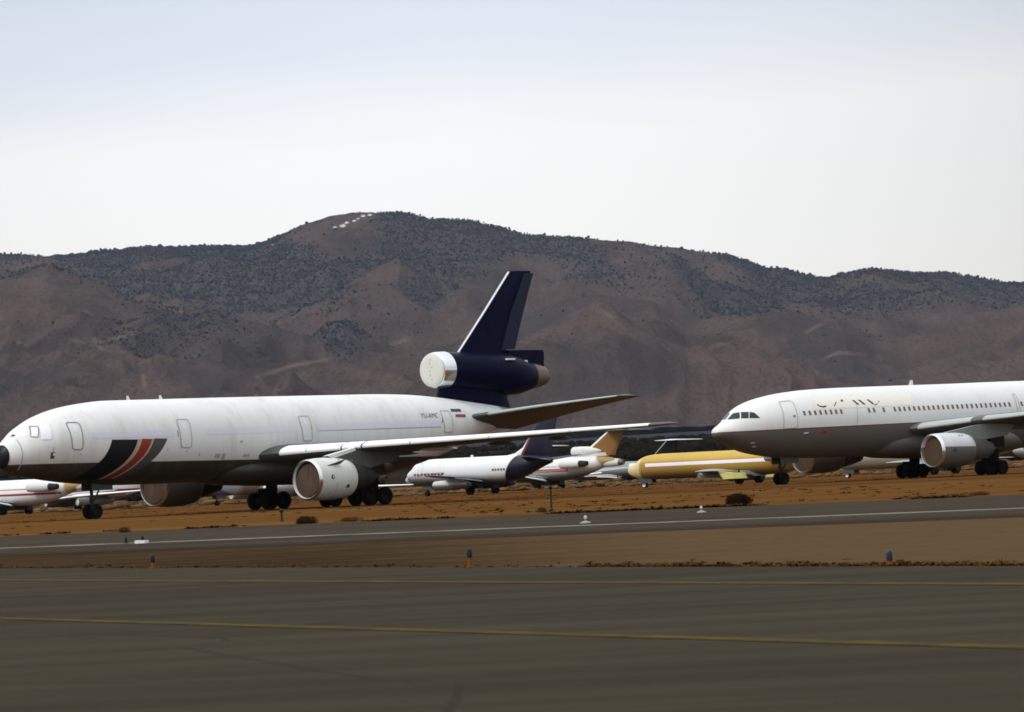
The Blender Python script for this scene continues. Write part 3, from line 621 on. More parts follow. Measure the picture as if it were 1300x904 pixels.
# gold-tailed three-engine jet
b = paint('goldtail_body', (.10, .10, .085), [(0, 1, 2.75, .8, (.74, .75, .73)), (1, .9, 41.2, .4, (.36, .24, .10)), (1, -.4, 38.7, .3, (.16, .11, .06))], dirt=.25)  # dark lower body with a wide blend is underside shading held in the paint
fn = paint('gold_fin', (.74, .74, .70), [(1, -1.56, 25.0, .1, (.25, .125, .03)), (1, -.9, 34.6, .5, (.17, .065, .016))], dirt=.2)
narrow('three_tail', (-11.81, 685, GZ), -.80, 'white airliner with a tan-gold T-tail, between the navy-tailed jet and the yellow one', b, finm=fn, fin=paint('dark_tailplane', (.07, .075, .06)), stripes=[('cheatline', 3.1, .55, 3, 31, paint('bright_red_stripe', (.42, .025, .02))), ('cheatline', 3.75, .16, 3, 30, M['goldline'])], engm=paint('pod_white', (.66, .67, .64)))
# yellow primer jet
def mk_yellow(F, r):
    MB().loft([[(x, w * k, z) for x, w in ((10.3, 0), (12.5, 1.9), (19, 2.0), (21.5, 0), (19, -2.0), (12.5, -1.9))] for z, k in ((.95, .85), (1.4, 1), (1.75, .9))]).build('wing_fairing', paint('dull_fairing', (.20, .21, .21)), r)
    for sd in (-1, 1):
        for a, b in ((1.8, 4.9), (5.0, 8.2)): MB().loft([[(19.35, sd * l, 1.5), (19.9, sd * l, .72), (19.8, sd * l, .68), (19.2, sd * l, 1.42)] for l in (a, b)]).build('lowered_flap', paint('chromate_flap', (.62, .56, .16), rough=.55, dirt=.1), r, sharp=20)
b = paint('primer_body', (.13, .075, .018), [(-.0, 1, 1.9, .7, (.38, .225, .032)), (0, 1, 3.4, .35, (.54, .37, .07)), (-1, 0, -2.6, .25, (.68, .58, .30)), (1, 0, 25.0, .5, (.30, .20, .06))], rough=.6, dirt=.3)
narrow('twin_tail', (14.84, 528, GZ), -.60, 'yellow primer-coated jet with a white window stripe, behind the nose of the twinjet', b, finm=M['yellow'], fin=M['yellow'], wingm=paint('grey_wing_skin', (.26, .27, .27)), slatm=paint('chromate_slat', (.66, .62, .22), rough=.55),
       stripes=[('window_stripe', 3.0, .44, 3.7, 23.6, M['bright'])], engm=paint('pod_dull', (.24, .25, .24)), hub=M['bright'], coverm=paint('cream_mask', (.74, .68, .45)), marks=mk_yellow)
# jets half hidden behind the others
gb = lambda n, top, low: paint(n, tuple(k * .35 for k in low), [(0, 1, 2.6, .75, top)], dirt=.25)  # low is darkened and blended up, so the paint carries the underside shading
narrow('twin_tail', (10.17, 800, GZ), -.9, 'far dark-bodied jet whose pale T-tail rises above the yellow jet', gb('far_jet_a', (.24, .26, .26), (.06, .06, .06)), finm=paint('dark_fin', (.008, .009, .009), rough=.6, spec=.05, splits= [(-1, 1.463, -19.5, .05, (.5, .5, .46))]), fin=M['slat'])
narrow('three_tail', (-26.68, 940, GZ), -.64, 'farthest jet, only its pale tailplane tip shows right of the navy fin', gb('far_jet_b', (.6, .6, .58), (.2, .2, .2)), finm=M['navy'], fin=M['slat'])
narrow('three_tail', (-97.28, 625, GZ), -.66, 'white jet with red stripes and gold-banded rear engine, under the trijet nose at far left',
       paint('left_jet', (.52, .50, .45), [(0, 1, 2.2, .3, (.76, .78, .80)), (1, 0, 36.3, .3, (.50, .36, .16)), (1, 0, 39.2, .3, (.22, .21, .18))], dirt=.2), stripes=[('cheatline', 3.05, .32, 3, 35.5, M['red']), ('cheatline', 3.85, .14, 3, 33, paint('orange_line', (.45, .12, .05)))], engm=paint('pod_silver', (.60, .62, .62)), finm=M['white'])
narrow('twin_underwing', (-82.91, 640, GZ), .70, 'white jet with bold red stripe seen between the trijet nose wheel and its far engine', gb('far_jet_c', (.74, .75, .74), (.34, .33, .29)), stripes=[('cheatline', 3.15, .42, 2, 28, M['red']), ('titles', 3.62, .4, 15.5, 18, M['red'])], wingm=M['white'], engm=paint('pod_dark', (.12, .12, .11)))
narrow('twin_underwing', (-49.1, 600, GZ), .72, 'pale jet with a blue lower nose seen beneath the trijet belly', paint('far_jet_d', (.10, .13, .30), [(.30, 1, 3.55, .2, (.44, .46, .48)), (1, 0, 7.5, 1.0, (.22, .17, .12))], dirt=.2), engm=paint('pod_cream', (.50, .48, .42)), wingm=paint('far_wing_b', (.2, .2, .18)))  # the brown aft of the nose is shadow painted into the skin colour
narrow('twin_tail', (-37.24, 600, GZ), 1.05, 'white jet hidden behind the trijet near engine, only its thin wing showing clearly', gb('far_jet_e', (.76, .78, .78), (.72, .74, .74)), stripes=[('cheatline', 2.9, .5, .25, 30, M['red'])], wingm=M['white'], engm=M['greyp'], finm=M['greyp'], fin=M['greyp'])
narrow('twin_tail', (43.6, 545, GZ), -.72, 'beige-grey jet with white wheel covers under the twinjet belly', paint('far_jet_f', (.27, .25, .19), [(0, 1, 2.7, .5, (.38, .39, .33))], dirt=.2), wingm=paint('far_wing', (.30, .32, .30)), slatm=M['slat'], hub=M['bright'], coverm=paint('beige_mask', (.38, .37, .32)), finm=M['wingtop'], engm=M['greyp'], stripes=[('window_line', 3.2, .12, 5, 24, M['greyp'])])
narrow('twin_underwing', (75.62, 600, GZ), .7, 'white jet with a red stripe at the far right edge behind the twinjet', gb('far_jet_g', (.74, .75, .74), (.6, .6, .58)), stripes=[('cheatline', 3.3, .5, 1.2, 28, M['red'])], wingm=M['white'])

# ------------------------------------------------------------------ ground, roads
def gheight(X, Y):
    z = -.5 * smooth(Y, 345, 405)
    z = z + (fbm(X * .05, Y * .05, 3, 5) - .5) * .22 * smooth(Y, 350, 420) + (fbm(X / 5, Y / 9, 4, 6) - .45) * .55 * smooth(Y, 690, 800) * (1 - smooth(Y, 1000, 1300))
    e = np.interp(Y, [0, 700, 950, 1300, 1700, 2300, 3200, 4500, 6000], [0, 0, 1.2, 7.5, 13.2, 19.6, 31, 48, 62])
    e = e + (fbm(X / 260, Y / 260, 4, 8) - .5) * 5 * smooth(Y, 950, 1700)
    return z + e
def grid(xs_fn, ys, nx, hf):
    Y = np.repeat(ys[:, None], nx, 1); t = np.linspace(-1, 1, nx)[None, :]; X = xs_fn(Y) * t
    Z = hf(X, Y); V = np.stack([X, Y, Z], 2).reshape(-1, 3)
    i = np.arange((len(ys) - 1) * nx).reshape(len(ys) - 1, nx)[:, :-1].ravel()
    return V, np.stack([i, i + 1, i + nx + 1, i + nx], 1)
m, nt, b = new_mat('desert_ground')
obj = mapped(nt, (1, 1, 1)); sx = nt.nodes.new('ShaderNodeSeparateXYZ'); nt.links.new(obj, sx.inputs[0])
ROT = math.atan(.53)
st_ = noise(nt, mapped(nt, (.012, .22, .1), (0, 0, ROT)), 1, 6, .6); st2 = noise(nt, mapped(nt, (.05, .9, .1), (0, 0, ROT)), 1, 4, .6)
fine = noise(nt, obj, 1.3, 6, .7); big = noise(nt, obj, .02, 4, .5)
grass = mixc(nt, sstep(nt, st_, .35, .65), (.090, .039, .0115), (.140, .073, .0225))
grass = mixc(nt, math_(nt, 'MULTIPLY', sstep(nt, st2, .5, .72), .55), grass, (.060, .024, .007))
grass = mixc(nt, math_(nt, 'MULTIPLY', sstep(nt, fine, .55, .75), .35), grass, (.155, .09, .026))
ln = mapped(nt, (1, 1, 1)); yl_ = nt.nodes.new('ShaderNodeSeparateXYZ'); nt.links.new(ln, yl_.inputs[0])
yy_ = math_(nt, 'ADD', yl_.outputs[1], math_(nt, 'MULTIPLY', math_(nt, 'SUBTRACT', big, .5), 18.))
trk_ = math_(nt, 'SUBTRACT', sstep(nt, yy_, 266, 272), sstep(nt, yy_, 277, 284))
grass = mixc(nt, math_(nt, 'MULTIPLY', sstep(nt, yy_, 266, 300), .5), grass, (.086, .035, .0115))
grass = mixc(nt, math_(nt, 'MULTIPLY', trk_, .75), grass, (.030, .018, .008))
near = mixc(nt, sstep(nt, fine, .3, .7), (.044, .029, .0155), (.082, .056, .031))
near = mixc(nt, math_(nt, 'MULTIPLY', sstep(nt, st2, .38, .56), .85), near, (.030, .019, .010))
xr = sstep(nt, math_(nt, 'ADD', sx.outputs[0], math_(nt, 'MULTIPLY', big, 14.)), 3., 12.)
near = mixc(nt, math_(nt, 'MULTIPLY', xr, .75), near, mixc(nt, fine, (.078, .050, .024), (.125, .084, .045)))
col = mixc(nt, sstep(nt, sx.outputs[1], 125, 135), near, grass)
sand = mixc(nt, sstep(nt, noise(nt, mapped(nt, (.05, .02, .1)), 1, 4, .6), .42, .6), (.095, .043, .017), (.18, .11, .05))
col = mixc(nt, sstep(nt, sx.outputs[1], 600, 760), col, sand)
brush = mixc(nt, sstep(nt, noise(nt, mapped(nt, (.02, .006, .02)), 1, 5, .65), .35, .7), (.011, .009, .0055), (.024, .0175, .010))
col = mixc(nt, sstep(nt, sx.outputs[1], 860, 1000), col, brush)
col = mixc(nt, sstep(nt, sx.outputs[1], 2250, 2500), col, (.030, .033, .040))
col = mixc(nt, sstep(nt, sx.outputs[1], 3900, 4500), col, (.075, .047, .036))
nt.links.new(col, b.inputs['Base Color']); b.inputs['Roughness'].default_value = 1; b.inputs['Specular IOR Level'].default_value = 0
bp = N(nt, 'ShaderNodeBump'); bp.inputs['Strength'].default_value = .6; bp.inputs['Distance'].default_value = .12; nt.links.new(fine, bp.inputs['Height']); nt.links.new(bp.outputs[0], b.inputs['Normal'])
ys = np.concatenate([np.linspace(-120, 340, 60), np.linspace(345, 1300, 260), np.geomspace(1310, 6000, 160)])
V, Fc = grid(lambda Y: 320 + .30 * np.abs(Y), ys, 300, gheight)
tag(mesh_obj('ground', V, Fc, m, sharp=None), kind='structure')

def strip(name, slope, c0, c1, x0, x1, z, mat, n=60):
    """band between Y = c0 + slope*X and Y = c1 + slope*X"""
    v = []; f = []
    for i in range(n + 1):
        x = x0 + (x1 - x0) * i / n; v += [(x, c0 + slope * x, z), (x, c1 + slope * x, z)]
    f = [(2 * i, 2 * i + 2, 2 * i + 3, 2 * i + 1) for i in range(n)]
    return tag(mesh_obj(name, v, f, mat, smooth=False), kind='structure')
def asphalt(name, c1, c2, rot, patch=.5):
    m, nt, b = new_mat(name); o = mapped(nt, (1, 1, 1))
    s1 = noise(nt, mapped(nt, (.02, .5, .1), (0, 0, rot)), 1, 5, .6); g = noise(nt, o, 30, 3, .7); p = noise(nt, o, .12, 5, .6)
    c = mixc(nt, sstep(nt, s1, .3, .7), c1, c2); c = mixc(nt, math_(nt, 'MULTIPLY', sstep(nt, p, .45, .7), patch), c, tuple(k * .6 for k in c1))
    c = mixc(nt, math_(nt, 'MULTIPLY', sstep(nt, g, .55, .75), .35), c, tuple(k * 1.8 for k in c2))
    v = N(nt, 'ShaderNodeTexVoronoi', feature='DISTANCE_TO_EDGE'); v.inputs['Scale'].default_value = .12; nt.links.new(mixc(nt, .08, o, noise_col(nt, o)), v.inputs['Vector'])
    ck = math_(nt, 'MULTIPLY', math_(nt, 'SUBTRACT', 1., sstep(nt, v.outputs['Distance'], .0, .006)), .6)
    c = mixc(nt, ck, c, (.02, .018, .014))
    nt.links.new(c, b.inputs['Base Color']); b.inputs['Roughness'].default_value = 1; b.inputs['Specular IOR Level'].default_value = .03
    bp = N(nt, 'ShaderNodeBump'); bp.inputs['Strength'].default_value = .4; bp.inputs['Distance'].default_value = .01; nt.links.new(g, bp.inputs['Height']); nt.links.new(bp.outputs[0], b.inputs['Normal'])
    return m
def noise_col(nt, v):
    n = N(nt, 'ShaderNodeTexNoise'); n.inputs['Scale'].default_value = .4; nt.links.new(v, n.inputs['Vector']); return n.outputs[1]
A1 = asphalt('runway_asphalt', (.034, .0245, .0150), (.052, .040, .026), ROT)
A2 = asphalt('taxiway_asphalt', (.0305, .0243, .0145), (.047, .039, .0245), math.atan(1.9), .35)
strip('runway', -.53, 101.3, 152.8, -400, 400, .004, A1)
strip('runway_shoulder', -.53, 96.5, 101.3, -400, 400, .006, asphalt('shoulder_asphalt', (.024, .0155, .009), (.037, .026, .016), ROT))
strip('taxiway', -1.95, -140, 62.4, -60, 60, .008, A2)
def worn(name, c, w, scale=(1, 1, 1)):
    m, nt, b = new_mat(name); n = noise(nt, mapped(nt, scale), 2.2, 6, .75); 
    nt.links.new(mixc(nt, sstep(nt, n, .40, .66), c, w), b.inputs['Base Color']); b.inputs['Roughness'].default_value = 1; b.inputs['Specular IOR Level'].default_value = .05; return m
wl = worn('white_marking_paint', (.22, .22, .18), (.09, .08, .06), (.25, .25, 1)); yl = worn('yellow_marking_paint', (.085, .052, .006), (.040, .031, .014), (.5, .5, 1))
strip('runway_edge_line', -.53, 111.9, 113.9, -400, 400, .010, wl)
def line(name, slope, c, w, x0, x1, z, mat): h = w * math.sqrt(1 + slope * slope) / 2; return strip(name, slope, c - h, c + h, x0, x1, z, mat)
line('taxiway_line', -1.9, 53.1, .42, -50, 60, .014, yl)
line('taxiway_line', -1.9, 35.5, .30, -50, 60, .014, yl)

# ------------------------------------------------------------------ hills
SKY = np.array([(-0.30, .052), (-.2, .058), (-0.1289, 0.0634), (-0.1169, 0.0622), (-0.1028, 0.063), (-0.0908, 0.0634), (-0.0767, 0.063), (-0.0664, 0.0623), (-0.0607, 0.0637), (-0.0525, 0.0669), (-0.0444, 0.0693), (-0.0343, 0.0699), (-0.0263, 0.0693), (-0.0194, 0.0672), (-0.0084, 0.0665), (0.0034, 0.0625), (0.0154, 0.0612), (0.0313, 0.0592), (0.0453, 0.0566), (0.0552, 0.0549), (0.0651, 0.0515), (0.073, 0.0495), (0.0809, 0.0477), (0.088, 0.0494), (0.093, 0.0496), (0.103, 0.0479), (0.111, 0.0476), (0.1189, 0.046), (0.1249, 0.0447), (0.1309, 0.0444), (.2, .041), (.3, .05)])
CRE = np.array([(-.3, .05), (-0.1291, 0.0588), (-0.117, 0.0606), (-0.1071, 0.0568), (-0.0948, 0.05), (-0.0894, 0.0497), (-0.0825, 0.0456), (-0.0749, 0.0466), (-0.0636, 0.0427), (-0.0458, 0.0375), (-0.0339, 0.0337), (-0.0179, 0.0346), (-0.0017, 0.0389), (0.0106, 0.0443), (0.0227, 0.0464), (0.0367, 0.0441), (0.0444, 0.0378), (0.0565, 0.0396), (0.0626, 0.0413), (0.0705, 0.0402), (0.0824, 0.037), (0.0922, 0.0326), (0.1002, 0.0316), (0.1104, 0.0357), (0.1306, 0.0388), (.3, .036)])
def hheight(X, Y):
    th = X / Y
    Es = np.interp(th, SKY[:, 0], SKY[:, 1]); Ec = np.interp(th, CRE[:, 0], CRE[:, 1])
    Yb = 9300 + 500 * (vnoise(th * 14, th * 0, 3) - .5); Yf = 7050 + 700 * (vnoise(th * 22, th * 0, 4) - .5)
    wx = X + 260 * (fbm(X / 900, Y / 900, 3, 21) - .5); wy = Y + 260 * (fbm(X / 900, Y / 900, 3, 22) - .5)
    sp = ridged(wx / 620, wy / 1500, 4, 31); sp2 = ridged(wx / 230, wy / 520, 4, 41)
    t = np.clip((Y - 4200) / (Yf - 4200), 0, 1); zf = 42 + (Ec * Yf - 42) * t ** 1.25
    zf = np.where(Y > Yf, Ec * Yf - (Y - Yf) * .22, zf)
    bell = np.clip(4 * t * (1 - t), 0, 1)
    zf = zf + bell * ((sp - .62) * 215 + (sp2 - .6) * 66)
    u = np.clip((Y - 6000) / (Yb - 6000), 0, 1); zb_ = 40 + (Es * Yb - 40) * (u ** .95)
    zb_ = np.where(Y > Yb, Es * Yb - (Y - Yb) * .3, zb_)
    bb = np.clip(3.2 * u * (1 - u) + .0, 0, 1); zb_ = zb_ + bb * ((sp - .64) * 270 + (sp2 - .6) * 95)
    zb_ = np.minimum(zb_, Es * Y * (1 - .012 * np.clip((Yb - Y) / 200, 0, 1)))
    k = 18.; z = np.maximum(zf, zb_) + np.log1p(np.exp(-np.abs(zf - zb_) / k)) * k * .6
    z = np.where(z > Es * Y, Es * Y, z)
    return z + (fbm(X / 60, Y / 60, 4, 51) - .5) * 9
ys = np.concatenate([np.linspace(4150, 9900, 520), np.linspace(9950, 10800, 8)])
NX = 1150
V, Fc = grid(lambda Y: .185 * Y, ys, NX, hheight)
X, Y, Z = V.T; th = X / Y; el = (Z - 1.39) / Y
Es = np.interp(th, SKY[:, 0], SKY[:, 1])
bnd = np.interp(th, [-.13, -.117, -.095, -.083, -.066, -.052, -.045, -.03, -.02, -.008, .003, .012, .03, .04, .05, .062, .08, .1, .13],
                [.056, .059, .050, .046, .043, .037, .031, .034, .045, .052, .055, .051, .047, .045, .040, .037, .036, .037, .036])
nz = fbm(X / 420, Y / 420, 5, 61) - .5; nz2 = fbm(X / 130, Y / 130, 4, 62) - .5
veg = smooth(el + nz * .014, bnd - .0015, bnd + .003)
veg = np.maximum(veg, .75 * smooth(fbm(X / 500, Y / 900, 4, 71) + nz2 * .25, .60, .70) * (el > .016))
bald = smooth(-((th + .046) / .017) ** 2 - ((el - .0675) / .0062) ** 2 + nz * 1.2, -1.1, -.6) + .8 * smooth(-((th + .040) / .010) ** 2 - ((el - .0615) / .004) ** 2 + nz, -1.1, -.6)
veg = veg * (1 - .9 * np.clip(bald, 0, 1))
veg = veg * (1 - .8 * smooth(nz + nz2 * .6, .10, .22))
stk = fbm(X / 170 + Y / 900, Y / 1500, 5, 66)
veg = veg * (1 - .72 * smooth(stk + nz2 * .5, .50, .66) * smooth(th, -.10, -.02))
def pline(pts, w):
    d = np.full(len(X), 9.)
    for (a, b_), (c, e) in zip(pts[:-1], pts[1:]):
        px, py = th - a, el - b_; vx, vy = c - a, e - b_; t = np.clip((px * vx + py * vy) / (vx * vx + vy * vy), 0, 1)
        d = np.minimum(d, np.hypot(px - t * vx, py - t * vy))
    return smooth(1 - d / w, 0, 1)
tracks = [[(-.0935, .0495), (-.0885, .0485), (-.083, .0462)], [(-.112, .0405), (-.104, .0395), (-.095, .0418), (-.089, .0432)], [(-.106, .0405), (-.104, .0375), (-.099, .0355)],
          [(-.094, .0325), (-.0935, .027)], [(-.065, .029), (-.056, .0315), (-.046, .0328)], [(-.034, .0345), (-.026, .037)], [(.05, .031), (.056, .033), (.062, .0325)], [(.076, .026), (.083, .0285), (.09, .0275)], [(.018, .044), (.026, .040)], [(.086, .0395), (.075, .034)]]
trk = np.zeros(len(X))
for t_ in tracks: trk = np.maximum(trk, pline(t_, .00075) * np.clip(.30 + nz2 * 3.2, 0, .6))
snow = np.zeros(len(X))
for (a, e, r_) in ((-.0415, .0665, .0008), (-.0405, .0672, .0006), (-.0385, .0676, .0005), (-.0362, .0687, .0006), (-.0345, .0689, .0006), (-.0375, .0681, .0004), (-.0435, .0662, .0005), (-.0595, .0626, .0005)):
    snow = np.maximum(snow, np.clip(1.7 - 1.9 * np.hypot((th - a) / r_ / 1.3, (el - e) / r_ / .6), 0, 1))
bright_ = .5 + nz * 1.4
m, nt, b = new_mat('hill_scrub')
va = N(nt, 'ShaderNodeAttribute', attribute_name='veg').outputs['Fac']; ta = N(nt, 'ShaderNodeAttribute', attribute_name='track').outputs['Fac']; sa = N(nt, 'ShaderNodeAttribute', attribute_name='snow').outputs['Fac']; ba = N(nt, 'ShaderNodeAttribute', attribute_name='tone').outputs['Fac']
o = mapped(nt, (1, .3, 1)); o2 = mapped(nt, (1, .25, 1))
n1 = noise(nt, o, .012, 6, .62); n2 = noise(nt, o2, .055, 5, .7); n3 = noise(nt, o2, .16, 3, .7)
earth = mixc(nt, sstep(nt, n1, .35, .65), (.047, .033, .029), (.077, .055, .047))
earth = mixc(nt, math_(nt, 'MULTIPLY', sstep(nt, n2, .52, .68), .5), earth, (.098, .070, .054))
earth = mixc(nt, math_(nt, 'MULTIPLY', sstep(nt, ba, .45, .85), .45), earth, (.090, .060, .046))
earth = mixc(nt, math_(nt, 'MULTIPLY', sstep(nt, n3, .50, .62), .62), earth, (.026, .024, .024))
n4 = noise(nt, mapped(nt, (1, .22, 1)), .0042, 5, .6)
earth = mixc(nt, math_(nt, 'MULTIPLY', sstep(nt, n4, .50, .62), .55), earth, (.030, .029, .030))
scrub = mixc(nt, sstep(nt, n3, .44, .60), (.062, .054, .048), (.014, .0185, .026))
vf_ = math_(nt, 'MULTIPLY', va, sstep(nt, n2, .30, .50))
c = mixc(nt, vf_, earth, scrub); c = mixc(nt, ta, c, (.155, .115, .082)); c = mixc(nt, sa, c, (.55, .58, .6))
nt.links.new(c, b.inputs['Base Color']); b.inputs['Roughness'].default_value = 1; b.inputs['Specular IOR Level'].default_value = 0
bp = N(nt, 'ShaderNodeBump'); bp.inputs['Strength'].default_value = .8; bp.inputs['Distance'].default_value = 7.; nt.links.new(n2, bp.inputs['Height']); nt.links.new(bp.outputs[0], b.inputs['Normal'])
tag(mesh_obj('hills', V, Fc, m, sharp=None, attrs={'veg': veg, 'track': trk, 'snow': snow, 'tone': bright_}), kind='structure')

def blobs(pos, h, w, seed, tris=None):
    """one mesh of many small irregular crowns"""
    rg = np.random.default_rng(seed); n = len(pos)
    g = (1 + 5 ** .5) / 2
    base = np.array([(-1, g, 0), (1, g, 0), (-1, -g, 0), (1, -g, 0), (0, -1, g), (0, 1, g), (0, -1, -g), (0, 1, -g), (g, 0, -1), (g, 0, 1), (-g, 0, -1), (-g, 0, 1)]) / math.sqrt(1 + g * g)
    fc = np.array([(0, 11, 5), (0, 5, 1), (0, 1, 7), (0, 7, 10), (0, 10, 11), (1, 5, 9), (5, 11, 4), (11, 10, 2), (10, 7, 6), (7, 1, 8), (3, 9, 4), (3, 4, 2), (3, 2, 6), (3, 6, 8), (3, 8, 9), (4, 9, 5), (2, 4, 11), (6, 2, 10), (8, 6, 7), (9, 8, 1)])
    v = base[None] * (1 + .45 * (rg.random((n, 12, 1)) - .5)); v = v * np.stack([w, w, h * .55], 1)[:, None, :]
    v[:, :, 2] += (h * .42)[:, None]; v += pos[:, None, :]
    f = (fc[None] + (np.arange(n) * 12)[:, None, None]).reshape(-1, 3)
    return v.reshape(-1, 3), f
def leafmat(name, a, b_, sc):
    m, nt, b = new_mat(name); n = noise(nt, mapped(nt, (1, 1, 1)), sc, 4, .7)
    nt.links.new(mixc(nt, sstep(nt, n, .3, .7), a, b_), b.inputs['Base Color']); b.inputs['Roughness'].default_value = 1; b.inputs['Specular IOR Level'].default_value = 0; return m
inv = np.abs(th) < .15
wgt = (veg ** 1.6 + .004) * inv * (Y < 9500); wgt = wgt * np.where(el > Es - .0012, 2.2, 1.); wgt /= wgt.sum()
idx = RNG.choice(len(X), 40000, p=wgt); P_ = V[idx] + RNG.normal(0, 5, (40000, 3)) * (1, 1, 0)
hh = RNG.gamma(3, .75, 40000) + 1.2; hh = np.clip(hh, 1.5, 7) * np.clip(P_[:, 1] / 8500, .5, 1)
v, f = blobs(P_, hh, hh * RNG.uniform(.35, .65, 40000), 3)
tag(mesh_obj('hillside_chaparral', v, f, leafmat('chaparral', (.016, .020, .026), (.036, .040, .044), .02), smooth=False), label='dark scrub and small trees dotted over the upper hillsides', cat='scrub', kind='stuff')
n = 15000; yy = np.sqrt(RNG.uniform(880 ** 2, 2600 ** 2, n)); xx = RNG.uniform(-.16, .16, n) * yy; keep = fbm(xx / 120, yy / 200, 4, 91) > .40; xx, yy = xx[keep], yy[keep]; n = len(xx)
hh = RNG.gamma(4, .35, n) + .4; v, f = blobs(np.stack([xx, yy, gheight(xx, yy)], 1), hh, hh * RNG.uniform(.6, 1.4, n), 4)
tag(mesh_obj('desert_brush', v, f, leafmat('desert_brush', (.006, .005, .003), (.015, .0115, .007), .05), smooth=False), label='dark desert brush covering the rise behind the parked jets', cat='brush', kind='stuff')
n = 3000; yy = RNG.uniform(640, 860, n); xx = RNG.uniform(-.15, .15, n) * yy; hh = RNG.gamma(3, .09, n) + .1
v, f = blobs(np.stack([xx, yy, gheight(xx, yy)], 1), hh, hh * RNG.uniform(1., 1.9, n), 5)
tag(mesh_obj('dry_desert_scrub', v, f, leafmat('straw_scrub', (.07, .036, .015), (.17, .11, .05), .12), smooth=False), label='straw-coloured scrub and sand heaps in a pale band behind the parked jets', cat='scrub', kind='stuff')

# ------------------------------------------------------------------ grass tufts
def tufts(pos, h, w, seed, blades=7):
    rg = np.random.default_rng(seed); n = len(pos); a = rg.uniform(0, 2 * np.pi, (n, blades)); l = rg.uniform(.2, .9, (n, blades)); hh = h[:, None] * rg.uniform(.55, 1.1, (n, blades)); ww = w[:, None]
    b0 = pos[:, None, :] + np.stack([np.cos(a), np.sin(a), 0 * a], 2) * (ww * .35)[:, :, None] * rg.random((n, blades, 1))
    tp = b0 + np.stack([np.cos(a) * l * ww, np.sin(a) * l * ww, hh], 2)
    sd = np.stack([-np.sin(a), np.cos(a), 0 * a], 2) * (ww * .16)[:, :, None]
    v = np.stack([b0 - sd, b0 + sd, tp + sd * .25, tp - sd * .25], 2).reshape(-1, 3)
    return v, np.arange(len(v)).reshape(-1, 4)
def band(n, fn, seed):
    rg = np.random.default_rng(seed); return fn(rg, n)
T = []; H = []; W = []
def addt(x, y, h, w): T.append(np.stack([x, y, gheight(x, y)], 1)); H.append(h); W.append(w)
rg = RNG
x = rg.uniform(-45, 45, 2600); d = rg.gamma(1.2, 1.2, 2600); cl = fbm(x / 2.5, d / 6, 3, 12) > .53; x, d = x[cl], d[cl]; addt(x, 152.9 - .53 * x + d, rg.gamma(4, .013, len(x)) + .02, rg.uniform(.25, .6, len(x)))
x = rg.uniform(-70, 70, 9000); y = rg.uniform(158, 620, 9000) - .2 * x; cl = fbm(x / 9, y / 22, 3, 13) > .5; x, y = x[cl][::2], y[cl][::2]; addt(x, y, rg.gamma(3, .012, len(x)) + .015, rg.uniform(.2, .6, len(x)))
x = np.concatenate([rg.uniform(1.0, 16, 2200), rg.uniform(-20, 1, 250)]); d = rg.gamma(1.0, .35, len(x)); addt(x, 62.45 - 1.95 * x + d * 2, rg.gamma(3, .006, len(x)) + .008, rg.uniform(.06, .18, len(x)))
v, f = tufts(np.concatenate(T), np.concatenate(H), np.concatenate(W), 6)
tag(mesh_obj('dry_grass', v, f, leafmat('dry_grass', (.040, .015, .004), (.105, .052, .013), .6), smooth=False), label='reddish-brown dry grass tufts along the pavement edges and over the field', cat='grass', kind='stuff')

def shrub(loc, w, h, seed, label, cols=((.018, .014, .008), (.055, .038, .018)), stems=22, leaves=1500):
    rg = np.random.default_rng(seed); root = empty('shrub', loc, 0, label, 'shrub', 'shrubs beside the runway')
    p = rg.normal(0, 1, (leaves, 3)); p /= np.linalg.norm(p, axis=1)[:, None]; p *= rg.uniform(.25, 1, (leaves, 1)) ** .45
    lump = 1 + .28 * np.sin(3 * np.arctan2(p[:, 1], p[:, 0]) + seed) ; p = p * np.stack([w / 2 * lump, w / 2 * lump, lump * 0 + h * .62], 1); p[:, 2] = np.abs(p[:, 2] + h * .28) * .95
    p += rg.normal(0, w * .02, p.shape)
    a = rg.normal(0, 1, (leaves, 3)); a /= np.linalg.norm(a, axis=1)[:, None]; b_ = np.cross(a, rg.normal(0, 1, (leaves, 3))); b_ /= np.linalg.norm(b_, axis=1)[:, None]
    s1 = w * .035; s2 = w * .014
    v = np.stack([p - a * s1, p - b_ * s2, p + a * s1, p + b_ * s2], 1).reshape(-1, 3)
    mesh_obj('foliage', v, np.arange(len(v)).reshape(-1, 4), leafmat('shrub_leaf', cols[0], cols[1], 8), root, smooth=False)
    st = MB()
    for k in range(stems):
        q = p[rg.integers(leaves)] * (1, 1, .9); st.tube((q[0] * .08, q[1] * .08, -.02), tuple(q), w * .012, w * .004, 5)
    st.build('stem', leafmat('shrub_stem', (.03, .02, .012), (.07, .05, .03), 5), root)
    return root
shrub((8.77, 158.0, 0), 1.0, .50, 1, 'dark rounded shrub at the runway far edge, right of centre, the largest', ((.012, .008, .004), (.035, .022, .010)), leaves=5200)
shrub((-8.64, 159.2, 0), .85, .36, 2, 'dark low shrub left of centre below the trijet near engine', ((.020, .011, .005), (.05, .028, .012)), leaves=2800)
shrub((-15.79, 157.5, 0), .5, .26, 3, 'small dark shrub at the runway edge below the trijet nose wheel')
shrub((.93, 162.8, 0), .48, .24, 4, 'small dark shrub at the foot of the tall dark post')
shrub((17.3, 148.0, 0), .75, .16, 6, 'flat brown shrub near the right end of the runway verge', ((.05, .02, .008), (.10, .05, .02)), leaves=900)
shrub((-6.9, 161, 0), .9, .2, 8, 'flat brown shrub just right of the low dark one below the engine', ((.06, .025, .01), (.13, .07, .03)), leaves=900)

